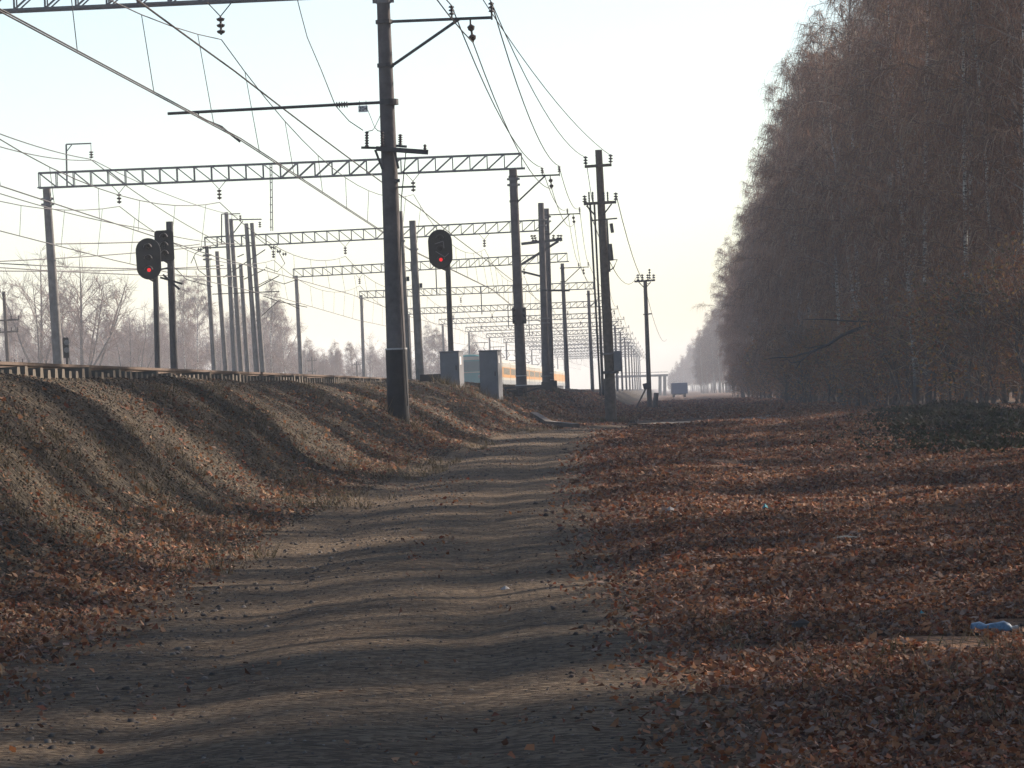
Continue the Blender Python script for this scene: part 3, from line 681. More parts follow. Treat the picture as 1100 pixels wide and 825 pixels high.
wire([P(500, -30, 78), UW[1]], 'thin wire from the top edge of the picture to the wooden utility pole top', .009, .6)
wire([UW[0], P(636, 215, ZU - .2)], 'short jumper wire looping down between the utility pole crossarms', .009, 5)
for i, (a, b) in enumerate(((UW[2], VW[0]), (UW[3], VW[3]))):
    wire([a, b], ['slack wire between the two utility poles, left one', 'slack wire between the two utility poles, right one'][i], .012, .35)
wire([VW[1], Vector((22, 520, 8.5))], 'wire leading from the slim utility pole into the haze', .014, .1)
wire([Vector((-9.0 + TS * z_, z_, EYE + h_)) for z_, h_ in ((25, 7.3), (79.5, 7.2), (140, 7.15), (195, 7.0), (250, 6.9), (305, 6.7))], 'bold slanting wire above the near track, right of the double contact wire', .015, .06)
# cross wires at the left, anchored on the pole cluster
for i, (a, b, lab) in enumerate((((-60, 283, 150), (243, 262, 193), 'uppermost of the cross wires running from the left edge to the pole cluster'),
                                 ((-60, 279, 150), (258, 288, 200), 'cross wire at the left running slightly downward to the pole cluster'),
                                 ((-60, 290, 150), (240, 285, 196), 'second lowest cross wire from the left edge to the pole cluster'),
                                 ((-60, 283, 150), (262, 297, 194), 'lowest cross wire from the left edge to the pole cluster'))):
    wire([P(*a), P(*b)], lab, .019, .25)
mb = MB(); 
for (x, y) in ((212, 268), (217, 266), (222, 266), (290, 266), (297, 270), (303, 273)):
    insulator(mb, P(x, y, 194), (1, 0, 0), .25, .1, 2)
for pts in ([(205, 283), (210, 272), (224, 264)], [(208, 275), (213, 290), (226, 300)], [(187, 287), (200, 300), (228, 308)], [(285, 262), (298, 268), (306, 283), (298, 292), (285, 287)], [(270, 310), (290, 300), (305, 305), (320, 300)], [(283, 318), (300, 324), (330, 330)], [(275, 345), (300, 322), (322, 332)]):
    mb.ring_tube([P(x, y, 194.5) for x, y in pts], .022, 5)
o = mb.build('jumper_cables', M['wire'], CLP[4][0]); o['kind'] = 'stuff'
wire([P(60, 262, Z2), P(150, 260, 150), P(215, 262, 190)], 'wire from the pale left mast to the pole cluster', .018, .3)
wire([P(-40, 128, 100), P(97, 171, Z2 - .3), P(240, 262, 193)], 'wire hung on the goose-neck bracket above the second portal', .014, .3)
wire([P(-40, 195, 110), P(150, 245, 150), P(262, 262, 196)], 'sagging wire left of the signals above the cross wires', .014, .3)
wire([P(-40, 145, 90), P(100, 172, 138), P(255, 232, 193)], 'thin wire from the left edge to the small bracket on the tallest cluster pole', .012, .3)

# ------------------------------------------------------------------ train
def train():
    zt = 386.0; s = -20.4; ax = Vector((TS, 1, 0)).normalized(); sd_ = Vector((1, -TS, 0)).normalized()
    z0 = float(crown(zt)) + .26; org = Vector((s + TS * zt, zt, z0))
    t = empty('commuter_train', org, 'green fronted commuter train with cream and orange sides behind the grey cabinets', 'train')
    MT = {'teal': mat('train_teal', (.004, .20, .22), .6, spec=.2), 'cream': mat('train_cream', (.36, .34, .28), .5), 'orange': mat('train_orange', (.42, .19, .03), .5),
          'grey': mat('train_grey', (.22, .23, .23), .5), 'glass': mat('train_glass', (.008, .085, .10), .5, spec=.2), 'red': mat('train_red', (.5, .03, .02), .5), 'dark': mat('train_underframe', (.03, .03, .03), .8)}
    def q(x, y, z): return org + sd_ * x + ax * y + Vector((0, 0, z))
    def bx(x0, x1, y0, y1, z0_, z1_):
        m_ = MB(); m_.v = [q(x, y, z) for z in (z0_, z1_) for x, y in ((x0, y0), (x1, y0), (x1, y1), (x0, y1))]
        m_.f = [(3, 2, 1, 0), (4, 5, 6, 7)] + [(k, (k + 1) % 4, 4 + (k + 1) % 4, 4 + k) for k in range(4)]; return m_
    W = 1.7; CLn = 20.0
    for c in range(15):
        y0 = c * (CLn + .6) + (.6 if c == 0 else 0); y1 = c * (CLn + .6) + CLn
        body = bx(-W, W, y0, y1, .95, 3.35).build('car_body', MT['cream'], t)
        bx(-W - .012, W + .012, y0 + .05, y1 - .05, 1.75, 2.95).build('orange_stripe', MT['orange'], body)
        bx(-W - .015, W + .015, y0 + .05, y1 - .05, .97, 1.45).build('grey_skirt', MT['grey'], body)
        m_ = MB(); n = 9; ring = [(W * math.cos(math.pi * k / n), 3.36 + .75 * math.sin(math.pi * k / n)) for k in range(n + 1)]
        m_.v = [q(x, y, z) for y in (y0, y1) for x, z in ring]; m_.f = [(k, k + 1, n + 2 + k, n + 1 + k) for k in range(n)] + [tuple(range(n + 1))[::-1], tuple(range(n + 1, 2 * n + 2))]
        m_.build('car_roof', MT['cream'], t)
        bx(-1.3, 1.3, y0 + 1, y1 - 1, .2, .94).build('underframe', MT['dark'], t)
        if c < 9:
            for w in range(8):
                yy = y0 + 1.6 + w * 2.15
                bx(-W - .02, W + .02, yy, yy + 1.35, 2.1, 2.85).build('window', MT['glass'], body)
        if c % 2 == 1:
            m_ = MB(); m_.bar(q(-.9, y0 + 4, 4.3), q(-.3, y0 + 5.5, 5.0), .06); m_.bar(q(.9, y0 + 4, 4.3), q(.3, y0 + 5.5, 5.0), .06); m_.bar(q(-.3, y0 + 5.5, 5.0), q(-.5, y0 + 4.3, 5.6), .05); m_.bar(q(.3, y0 + 5.5, 5.0), q(.5, y0 + 4.3, 5.6), .05); m_.bar(q(-.9, y0 + 4.3, 5.62), q(.9, y0 + 4.3, 5.62), .08); m_.bar(q(-.9, y0 + 4, 4.25), q(.9, y0 + 4, 4.25), .1)
            m_.build('pantograph', M['steel'], t)
    m_ = MB(); prof = [(-.95, 1.0), (-W, 1.15), (-W, 3.3), (-1.35, 3.85), (-.6, 4.05), (.6, 4.05), (1.35, 3.85), (W, 3.3), (W, 1.15), (.95, 1.0)]
    n = len(prof); m_.v = [q(x, .62, z) for x, z in prof] + [q(x * .96, .1 + .0 * z, 1.0 + (z - 1.0) * .985) for x, z in prof]
    m_.f = [(k, (k + 1) % n, n + (k + 1) % n, n + k) for k in range(n)] + [tuple(n + k for k in range(n))[::-1]]
    cab = m_.build('cab_front', MT['teal'], t)
    bx(-1.35, 1.35, .03, .09, 2.35, 3.35).build('windscreen', MT['glass'], cab); bx(-1.5, 1.5, .04, .08, 3.5, 3.84).build('cab_brow', MT['cream'], cab)
    bx(-1.45, 1.45, .05, .092, 2.16, 2.26).build('white_line', MT['cream'], cab)
    for e in (-1, 1):
        m_ = MB(); m_.lathe(q(e * 1.05, .1, 1.75), -ax, [(0, .2), (.06, .19), (.08, .05)], 12); m_.build('headlight', MT['grey'], cab)
    bx(-1.55, 1.55, -.05, .6, .62, .96).build('bumper', MT['red'], t)
train()

# ------------------------------------------------------------------ far things down the line
ZF = 820
t = empty('footbridge', P(708, 424, ZF), 'pale concrete footbridge frame far down the line beside the woods', 'footbridge')
for x in (714, 709, 663):
    a, b = P(x, 427, ZF), P(x, 403, ZF); mb = MB(); mb.bar(a, b, .7, .7); mb.build('pillar', M['concrete'], t)
mb = MB(); mb.bar(P(655, 405, ZF), P(717.5, 403, ZF), 1.2, .5); mb.build('deck', M['concrete'], t)
mb = MB(); mb.bar(P(655, 401, ZF - .5), P(717.5, 399.5, ZF - .5), .12); mb.build('railing', M['galv'], t)
ZB = 640; c = P(730, 427, ZB); g0 = gz(c.x, ZB)
t = empty('parked_truck', (c.x, ZB, g0), 'small blue box-bodied truck far off at the foot of the woods', 'truck')
MBL = mat('truck_blue', (.035, .075, .16), .5); 
mb = MB(); mb.box((c.x, ZB, g0 + 1.55), 2.7, 5.0, 1.9); mb.build('box_body', MBL, t, bevel=.05)
mb = MB(); mb.box((c.x, ZB + 3.6, g0 + 1.3), 2.3, 1.7, 1.6); mb.build('cab', MBL, t, bevel=.15)
mb = MB(); mb.box((c.x, ZB, g0 + .55), 2.0, 6.5, .15); mb.build('chassis', M['tar'], t)
for ex in (-1, 1):
    for ey in (-1.7, 2.9):
        mb = MB(); mb.lathe((c.x + ex * .95, ZB + ey, g0 + .42), (ex, 0, 0), [(-.12, .3), (-.1, .42), (.1, .42), (.12, .3)], 16); mb.build('wheel', M['black'], t)

# ------------------------------------------------------------------ trees
def bark_mat(name, c0, c1, scale):
    m = bpy.data.materials.new(name); m.use_nodes = True; n = m.node_tree.nodes; L = m.node_tree.links; b = n['Principled BSDF']; b.inputs['Roughness'].default_value = .85
    tc = n.new('ShaderNodeTexCoord'); mp = n.new('ShaderNodeMapping'); mp.inputs['Scale'].default_value = (2.5, 2.5, 9); L.new(tc.outputs['Object'], mp.inputs['Vector'])
    nz = n.new('ShaderNodeTexNoise'); nz.inputs['Scale'].default_value = scale; nz.inputs['Detail'].default_value = 5; L.new(mp.outputs[0], nz.inputs['Vector'])
    cr = n.new('ShaderNodeValToRGB'); cr.color_ramp.elements[0].position = .42; cr.color_ramp.elements[0].color = (*c1, 1); cr.color_ramp.elements[1].position = .52; cr.color_ramp.elements[1].color = (*c0, 1)
    L.new(nz.outputs['Fac'], cr.inputs[0])
    sp = n.new('ShaderNodeSeparateXYZ'); L.new(tc.outputs['Object'], sp.inputs[0]); ad = n.new('ShaderNodeMath'); ad.operation = 'MULTIPLY_ADD'; ad.inputs[1].default_value = 4.0; L.new(nz.outputs['Fac'], ad.inputs[0]); L.new(sp.outputs['Z'], ad.inputs[2])
    mr = n.new('ShaderNodeMapRange'); mr.inputs[1].default_value = 3.2; mr.inputs[2].default_value = 6.0; L.new(ad.outputs[0], mr.inputs[0])
    mx = n.new('ShaderNodeMix'); mx.data_type = 'RGBA'; mx.inputs[6].default_value = (c1[0] * 1.3, c1[1] * 1.3, c1[2] * 1.3, 1); L.new(mr.outputs[0], mx.inputs[0]); L.new(cr.outputs[0], mx.inputs[7]); L.new(mx.outputs[2], b.inputs['Base Color']); return m
M['birch_bark'] = bark_mat('birch_bark', (.52, .49, .44), (.05, .04, .036), 1.6)
M['bark'] = bark_mat('dark_bark', (.12, .10, .085), (.05, .04, .035), 2.0)
M['twig'] = mat('twigs', (.205, .128, .096), .9, spec=.1)
M['twig2'] = mat('grey_twigs', (.25, .18, .152), .9, spec=.1)
M['leaf'] = attr_mat('dry_leaves', .8, .25)
M['crown'] = attr_mat('birch_twigs', .9)
TWCOL = np.array([(.29, .145, .085), (.24, .12, .07), (.125, .062, .04), (.32, .16, .085), (.18, .092, .056), (.46, .34, .24), (.08, .045, .034)])

def tubes_np(P0, P1, r0, r1, n=3):
    """many straight tapered tubes: arrays (N,3)"""
    d = P1 - P0; ln = np.linalg.norm(d, axis=1, keepdims=True) + 1e-9; d = d / ln
    a = np.where(np.abs(d[:, 2:3]) < .9, np.array([[0, 0, 1.0]]), np.array([[1.0, 0, 0]])); s = np.cross(d, a); s /= np.linalg.norm(s, axis=1, keepdims=True) + 1e-9; t = np.cross(s, d)
    V = []
    for k in range(n):
        an = 2 * math.pi * k / n; o = s * math.cos(an) + t * math.sin(an); V += [P0 + o * r0[:, None], P1 + o * r1[:, None]]
    V = np.stack(V, 1); N = len(P0); base = (np.arange(N) * 2 * n)[:, None]; Fs = []
    for k in range(n):
        a_, b_ = 2 * k, 2 * ((k + 1) % n); Fs.append(np.concatenate([base + a_, base + b_, base + b_ + 1, base + a_ + 1], 1))
    return V.reshape(-1, 3), np.concatenate(Fs, 0)

def ribbons_np(Q, w, rng):
    """Q (N,3pts,3): thin flat twigs, width w (N,), tapered to a point; quads"""
    N = len(Q); d = Q[:, 2] - Q[:, 0]; r = rng.normal(size=(N, 3)); s = np.cross(d, r); s /= np.linalg.norm(s, axis=1, keepdims=True) + 1e-9; s *= (w / 2)[:, None]
    V = np.stack([Q[:, 0] - s, Q[:, 0] + s, Q[:, 1] - s * .8, Q[:, 1] + s * .8, Q[:, 2] - s * .25, Q[:, 2] + s * .25], 1).reshape(-1, 3)
    b = (np.arange(N) * 6)[:, None]
    return V, np.concatenate([b + np.array([[0, 1, 3, 2]]), b + np.array([[2, 3, 5, 4]])], 0)

def make_tree(seed, H, tr=.125, nb=64, t0=.14, spread=.17, up=(.5, 1.1), ntwig=8000, droop=.5, twl=.95, tww=.023, weep=True, leaves=0, fork=0, leafcol=((.34, .19, .07), (.26, .13, .05), (.20, .11, .05))):
    rng = np.random.default_rng(seed); segs = []; tw_src = []
    n = 14; tt = np.linspace(0, 1, n); bend = rng.normal(size=2) * H * .02; ph = rng.uniform(0, 6.28, 2)
    trunk = np.stack([bend[0] * tt ** 2 + .12 * np.sin(tt * 5 + ph[0]), bend[1] * tt ** 2 + .12 * np.sin(tt * 4 + ph[1]), H * tt], 1); trunk[0, :2] = 0
    tm = MB(); rad = tr * (1 - tt) ** .85 + .012; tm.ring_tube([Vector(p) for p in np.vstack([[trunk[0] - [0, 0, .5]], trunk])], list(np.concatenate([[rad[0] * 1.25], rad])), 8)
    stems = [(trunk, rad, t0)]
    for k in range(fork):
        st_t = rng.uniform(.12, .35); p0 = np.array([np.interp(st_t, tt, trunk[:, j]) for j in range(3)]); az = rng.uniform(0, 6.28); Lf = H * (1 - st_t) * rng.uniform(.7, .95); u = np.linspace(0, 1, 10)
        out = Lf * rng.uniform(.25, .5)
        pth = p0 + np.stack([np.cos(az) * out * u ** .8 + .15 * np.sin(u * 6 + k), np.sin(az) * out * u ** .8 + .15 * np.cos(u * 5), Lf * .9 * u], 1); rd = tr * .55 * (1 - u) ** .8 + .01
        tm.ring_tube([Vector(p) for p in pth], list(rd), 6); stems.append((pth, rd, .15))
    for (pth, rd, tb) in stems:
        m_ = nb if pth is trunk else nb // 2
        ts = tb + (1 - tb) * np.sort(rng.uniform(0, 1, m_)) ** .9; az = np.arange(m_) * 2.4 + rng.normal(size=m_) * .5; tl = np.linspace(0, 1, len(pth))
        for t_, a in zip(ts, az):
            p0 = np.array([np.interp(t_, tl, pth[:, j]) for j in range(3)]); x = (t_ - tb) / (1 - tb)
            L_ = H * spread * (.35 + .65 * np.sin(np.pi * min(1, .22 + x * .80)) ) * rng.uniform(.6, 1.15) * (1 - .55 * x ** 3) * (1 if pth is trunk else .75)
            el = rng.uniform(*up); d = np.array([math.cos(a) * math.cos(el), math.sin(a) * math.cos(el), math.sin(el)]); u = np.linspace(0, 1, 5)[:, None]
            q = p0 + d * L_ * u + np.array([0, 0, -droop * L_ * .5]) * u ** 2.2 + rng.normal(size=(5, 3)) * .04 * L_ * u
            r0 = max(.012, min(.045, .012 * L_)); rr = r0 * (1 - u[:, 0]) ** .8 + .006
            for i in range(4): segs.append((q[i], q[i + 1], rr[i], rr[i + 1]))
            tw_src.append((q, L_))
            for k in range(rng.integers(3, 6)):
                ui = rng.uniform(.25, .95); pi = np.array([np.interp(ui, u[:, 0], q[:, j]) for j in range(3)]); a2 = a + rng.normal() * .9; e2 = el * .6 + rng.normal() * .3; L2 = L_ * rng.uniform(.25, .5)
                d2 = np.array([math.cos(a2) * math.cos(e2), math.sin(a2) * math.cos(e2), math.sin(e2)]); u2 = np.linspace(0, 1, 4)[:, None]
                q2 = pi + d2 * L2 * u2 + np.array([0, 0, -droop * L2]) * u2 ** 2
                for i in range(3): segs.append((q2[i], q2[i + 1], .010 * (1 - i / 3) + .004, .010 * (1 - (i + 1) / 3) + .004))
                tw_src.append((q2, L2 * 1.3))
    W = np.array([L_ for q, L_ in tw_src]); W /= W.sum(); idx = rng.choice(len(tw_src), ntwig, p=W); ub_ = rng.uniform(.2, 1, ntwig)
    pts = np.zeros((ntwig, 3)); dirs = np.zeros((ntwig, 3))
    for i, (k, u) in enumerate(zip(idx, ub_)):
        q = tw_src[k][0]; f_ = u * (len(q) - 1); j = min(int(f_), len(q) - 2); pts[i] = q[j] + (q[j + 1] - q[j]) * (f_ - j); dirs[i] = q[-1] - q[0]
    dirs /= np.linalg.norm(dirs, axis=1, keepdims=True) + 1e-9
    d = dirs * .6 + rng.normal(size=(ntwig, 3)) * .55; d[:, 2] += .15 if not weep else 0; d /= np.linalg.norm(d, axis=1, keepdims=True)
    L_ = twl * rng.uniform(.5, 1.4, ntwig)[:, None]
    q1 = pts + d * L_ * .5; q2 = q1 + d * L_ * (.25 if weep else .5); q2[:, 2] -= (L_[:, 0] * (.55 if weep else -.02))
    V1, F1 = tubes_np(np.array([s[0] for s in segs]), np.array([s[1] for s in segs]), np.array([s[2] for s in segs]), np.array([s[3] for s in segs]), 3)
    V2, F2 = ribbons_np(np.stack([pts, q1, q2], 1), tww * rng.uniform(.6, 1.3, ntwig), rng)
    crown_v = np.vstack([V1, V2]); crown_f = np.vstack([F1, F2 + len(V1)])
    nt = ntwig; c2 = TWCOL[rng.integers(0, len(TWCOL), nt)] * rng.uniform(.7, 1.25, nt)[:, None]; ns = len(segs); cb = np.array([(.30, .24, .20), (.12, .08, .065), (.18, .12, .095)])[np.repeat(rng.integers(0, 3, ns // 4 + 1), 4)[:ns]]
    crown_c = np.vstack([np.tile(cb, (3, 1)), np.tile(c2, (2, 1))])
    lv = None
    if leaves:
        k = rng.integers(0, ntwig, leaves); c = q1[k] + rng.normal(size=(leaves, 3)) * .15; a = rng.normal(size=(leaves, 3)); a /= np.linalg.norm(a, axis=1, keepdims=True); b = np.cross(a, rng.normal(size=(leaves, 3))); b /= np.linalg.norm(b, axis=1, keepdims=True)
        sz = rng.uniform(.03, .065, leaves)[:, None]; lv = (np.stack([c - a * sz, c + b * sz * .7, c + a * sz, c - b * sz * .7], 1).reshape(-1, 3), np.arange(leaves * 4).reshape(-1, 4), np.array(leafcol)[rng.integers(0, len(leafcol), leaves)] * rng.uniform(.6, 1.3, leaves)[:, None])
    return tm, (crown_v, crown_f, crown_c), lv

class TreeKind:
    def __init__(self, name, barkm, twigm, **kw):
        tm, (cv, cf, cc), lv = make_tree(**kw); self.name = name
        me = bpy.data.meshes.new('trunk'); me.from_pydata([tuple(p) for p in tm.v], [], tm.f); me.materials.append(barkm); me.shade_smooth(); self.trunk = me
        o = np_mesh('crown', cv, cf, twigm, cc, link=False); self.crown = o.data; bpy.data.objects.remove(o)
        self.leaf = None
        if lv: o = np_mesh('foliage', lv[0], lv[1], M['leaf'], lv[2], link=False); self.leaf = o.data; bpy.data.objects.remove(o)
        # the same tree as one mesh, for woods that read as one mass
        V = np.vstack([np.array([tuple(p) for p in tm.v]), cv]); nt = len(tm.v); tq = np.array([f for f in tm.f if len(f) == 4])
        j = np_mesh('wood_tree', V, np.vstack([tq, cf + nt]), [barkm, twigm], np.vstack([np.ones((len(tq), 3)) * .2, cc]), link=False); mi = np.ones(len(j.data.polygons), np.int32); mi[:len(tq)] = 0; j.data.polygons.foreach_set('material_index', mi); self.joined = j
    def place(self, x, y, sc, rot, label, cat='tree', group=None, lean=(0, 0), z=None):
        t = empty(self.name, (x, y, gz(x, y) if z is None else z), label, cat, group); t.rotation_euler = (lean[0], lean[1], rot); t.scale = (sc * random.uniform(.9, 1.1), sc * random.uniform(.9, 1.1), sc)
        for nm, me in (('trunk', self.trunk), ('crown', self.crown), ('foliage', self.leaf)):
            if me:
                o = bpy.data.objects.new(nm, me); COL.objects.link(o); o.parent = t
        return t
BIR = [TreeKind('birch_tree', M['birch_bark'], M['crown'], seed=21 + i, H=24 + (i % 3), leaves=(0, 2200, 0, 700, 3200, 0)[i], spread=.15 + .02 * (i % 3), nb=60 + 5 * i) for i in range(6)]
NEARB = [TreeKind('birch_tree', M['birch_bark'], M['crown'], seed=121 + i, H=25, tr=.16, t0=.42, spread=.13, nb=40, ntwig=3200) for i in range(3)]
BROAD = [TreeKind('bare_tree', M['bark'], M['twig2'], seed=51 + i, H=14, tr=.2, nb=26, t0=.3, spread=.30, up=(.6, 1.2), ntwig=2600, droop=.1, twl=1.0, tww=.03, weep=False, fork=5) for i in range(2)]
THIN = [TreeKind('bare_tree', M['birch_bark'], M['twig2'], seed=61 + i, H=15, tr=.12, nb=46, t0=.2, spread=.17, up=(.6, 1.1), ntwig=3600, droop=.3, twl=.9, tww=.026, leaves=0) for i in range(2)]
SHRUB = [TreeKind('shrub', M['bark'], M['crown'], seed=71 + i, H=3.4, tr=.03, nb=22, t0=.05, spread=.42, up=(.5, 1.2), ntwig=1500, droop=.2, twl=.6, tww=.011, weep=False, fork=6, leaves=(900, 2400, 200)[i], leafcol=((.34, .14, .05), (.40, .22, .07), (.26, .09, .04), (.12, .09, .04))) for i in range(3)]

EDGE = [(0, 16.5), (60, 17.0), (150, 18.3), (227, 19.6), (307, 23.3), (455, 29.3), (600, 36.5)]
def edge_x(z): return float(np.interp(z, [e[0] for e in EDGE], [e[1] for e in EDGE]))
rt = random.Random(5)
def in_frame(x, z, m=2.5): return x < .1385 * z + m
trees = []; z = 138.0
while z < 610:
    stepz = 3.9 if z < 240 else (6 if z < 380 else 9)
    for row in range(7):
        x = edge_x(z) + .6 + row * 3.4 + rt.uniform(-1.9, 1.9); zz = z + rt.uniform(-stepz * .45, stepz * .45)
        if in_frame(x, zz) and (row < 3 or rt.random() < .7) and (z < 300 or row < 4): trees.append((row, x, zz))
    z += stepz
front_i = 0
PLACES = ['at the right edge', 'right of the broken branch', 'behind the dark weeds', 'above the fallen bough', 'half way along', 'towards the far end', 'at the hazy far end']
ONES = ['', 'first', 'second', 'third', 'fourth', 'fifth', 'sixth', 'seventh', 'eighth', 'ninth', 'tenth', 'eleventh', 'twelfth', 'thirteenth', 'fourteenth', 'fifteenth', 'sixteenth', 'seventeenth', 'eighteenth', 'nineteenth']
TENS = {2: 'twent', 3: 'thirt', 4: 'fort', 5: 'fift', 6: 'sixt', 7: 'sevent', 8: 'eight', 9: 'ninet'}
def ordinal(n):
    if n < 20: return ONES[n]
    if n >= 100: return 'hundred and ' + (ordinal(n - 100) if n > 100 else 'zeroth')
    return TENS[n // 10] + ('ieth' if n % 10 == 0 else 'y-' + ONES[n % 10])
trees.sort(key=lambda q: -q[1] / q[2])
for row, x, zz in trees:
    px = 550 + F * x / zz; pl = PLACES[0 if px > 1050 else 1 if px > 1000 else 2 if px > 960 else 3 if px > 900 else 4 if px > 860 else 5 if px > 820 else 6]
    k = rt.randrange(6); sc = rt.uniform(.74, 1.08) * (1 if zz < 430 else .82 if zz < 520 else .68)
    if row == 0: front_i += 1; lab = '%s front-row birch from the right, %s' % (ordinal(front_i), pl); gr = 'front row birches of the woods'
    elif row < 3: lab = 'bare birch just behind the front row, ' + pl; gr = 'birches behind the front row of the woods'
    else: lab = 'bare birch deep in the woods, ' + pl; gr = 'birches deep in the woods'
    BIR[k].place(x, zz, sc, rt.uniform(0, 6.28), lab, 'tree', gr, (rt.uniform(-.06, .06), rt.uniform(-.07, .05)))
# woods that read as one mass: those beside the camera that shade the road, and the far hazy ones
def mass(name, pts, kinds, label, cat='woods'):
    c = bpy.data.collections.new(name + '_kinds')
    for kd in kinds:
        o = bpy.data.objects.new('wood_tree', kd.joined.data); c.objects.link(o)
    me = bpy.data.meshes.new(name); me.from_pydata([(x, y, z_) for x, y, z_, s_ in pts], [], [])
    at = me.attributes.new('sc', 'FLOAT', 'POINT'); at.data.foreach_set('value', [p[3] for p in pts])
    ob = bpy.data.objects.new(name, me); COL.objects.link(ob); tag(ob, label, cat, kind='stuff')
    ng = bpy.data.node_groups.new(name, 'GeometryNodeTree'); ng.interface.new_socket('Geometry', in_out='INPUT', socket_type='NodeSocketGeometry'); ng.interface.new_socket('Geometry', in_out='OUTPUT', socket_type='NodeSocketGeometry')
    N = ng.nodes; L = ng.links; gi = N.new('NodeGroupInput'); go = N.new('NodeGroupOutput'); ip = N.new('GeometryNodeInstanceOnPoints'); ci = N.new('GeometryNodeCollectionInfo'); ci.inputs['Collection'].default_value = c; ci.inputs['Separate Children'].default_value = True; ci.inputs['Reset Children'].default_value = True
    rv = N.new('FunctionNodeRandomValue'); rv.data_type = 'FLOAT_VECTOR'; rv.inputs[0].default_value = (-.05, -.05, 0); rv.inputs[1].default_value = (.05, .05, 6.28)
    ri = N.new('FunctionNodeRandomValue'); ri.data_type = 'INT'; ri.inputs[4].default_value = 0; ri.inputs[5].default_value = len(kinds) - 1; na = N.new('GeometryNodeInputNamedAttribute'); na.data_type = 'FLOAT'; na.inputs[0].default_value = 'sc'
    L.new(gi.outputs[0], ip.inputs['Points']); L.new(ci.outputs[0], ip.inputs['Instance']); ip.inputs['Pick Instance'].default_value = True; L.new(ri.outputs[2], ip.inputs['Instance Index']); L.new(rv.outputs[0], ip.inputs['Rotation']); L.new(na.outputs[0], ip.inputs['Scale']); L.new(ip.outputs[0], go.inputs[0])
    ob.modifiers.new('woods', 'NODES').node_group = ng; return ob
pts = []; z = 14.0
while z < 190:
    for row in range(7):
        x = edge_x(z) + row * 4.4 + rt.uniform(-1.8, 1.8); zz = z + rt.uniform(-2, 2)
        if not in_frame(x, zz, 3.0) and rt.random() < .8: pts.append((x, zz, gz(x, zz), rt.uniform(.85, 1.05)))
    z += 4.4
mass('near_woods', pts, NEARB, 'bare birch woods continuing beside the camera, right of the road')
pts = []
for i in range(70):
    zz = rt.uniform(840, 1000); px = rt.uniform(752, 800); x = (px - 550) / F * zz; pts.append((x, zz, 0, (14 + 7 * min(1, (px - 752) / 22)) / 25 * rt.uniform(.85, 1.1)))
mass('far_woods', pts, BIR, 'hazy clump of birches beyond the end of the dark woods')
pts = []
for i in range(90):
    zz = rt.uniform(1350, 1600); px = rt.uniform(718, 775); x = (px - 550) / F * zz; pts.append((x, zz, 0, (7 + 11 * min(1, (px - 718) / 28)) / 25 * rt.uniform(.85, 1.1)))
mass('distant_woods', pts, BIR, 'faint distant treeline fading into the haze above the truck')
# trees left of the tracks
LT = [(BROAD[0], 45, 360, 1.08, 'spreading bare tree left of the pale mast'), (BROAD[1], 92, 350, 1.05, 'spreading bare tree right of the pale mast, limbs arching right'), (THIN[0], 18, 400, .85, 'thin bare tree behind the leftmost telegraph pole'),
      (THIN[1], 118, 430, .78, 'low bare tree between the pale mast and the left signals'), (BROAD[0], 140, 380, .72, 'bushy bare tree just left of the left signal mast'), (THIN[0], 152, 460, .72, 'thin bare tree behind the left signal mast'),
      (THIN[1], 200, 400, .95, 'tall bare birch between the left signals and the pole cluster'), (THIN[0], 214, 430, 1.0, 'tallest bare birch left of the pole cluster'), (BROAD[1], 236, 460, .75, 'bare tree hidden behind the pole cluster'),
      (THIN[1], 262, 450, .9, 'bare birch seen through the pole cluster'), (THIN[0], 294, 420, .92, 'tall bare birch right of the pole cluster'), (THIN[1], 308, 470, .82, 'bare birch left of the lone portal mast'), (BROAD[0], 334, 520, .62, 'small bare tree right of the lone portal mast'),
      (THIN[0], 70, 470, .75, 'hazy bare birch behind the pale left mast'), (THIN[1], 175, 500, .8, 'hazy bare birch behind the dark unlit signal'), (THIN[0], 280, 520, .95, 'hazy bare birch just behind the right end of the pole cluster')]
for kd, px, zz, sc, lab in LT:
    x = (px - 550) / F * zz; kd.place(x, zz, sc * 1.12, rt.uniform(0, 6.28), lab, 'tree', 'bare trees left of the tracks')
for i, (px, zz, sc, lab) in enumerate(((398, 640, .9, 'faint bare tree left of the thick nearest mast'), (415, 700, .85, 'faint bare tree hidden partly by the thick nearest mast'), (462, 680, 1.0, 'faint bare tree left of the central red signal mast'), (476, 720, .95, 'faint bare tree behind the central red signal mast'), (378, 760, .75, 'faint low tree behind the fifth portal left mast'), (500, 800, .8, 'faint bare tree above the train front'))):
    (BROAD + THIN)[i % 4].place((px - 550) / F * zz, zz, sc, rt.uniform(0, 6.28), lab, 'tree', 'bare trees left of the tracks')
pts = []
for i in range(150):
    zz = rt.uniform(480, 760); px = rt.uniform(-15, 350) if i < 120 else rt.uniform(350, 560); pts.append(((px - 550) / F * zz, zz, 0, rt.uniform(.75, 1.12) * (1 if px < 300 else .7)))
mass('left_woods', pts, THIN + BROAD, 'hazy belt of bare trees far behind the tracks on the left')
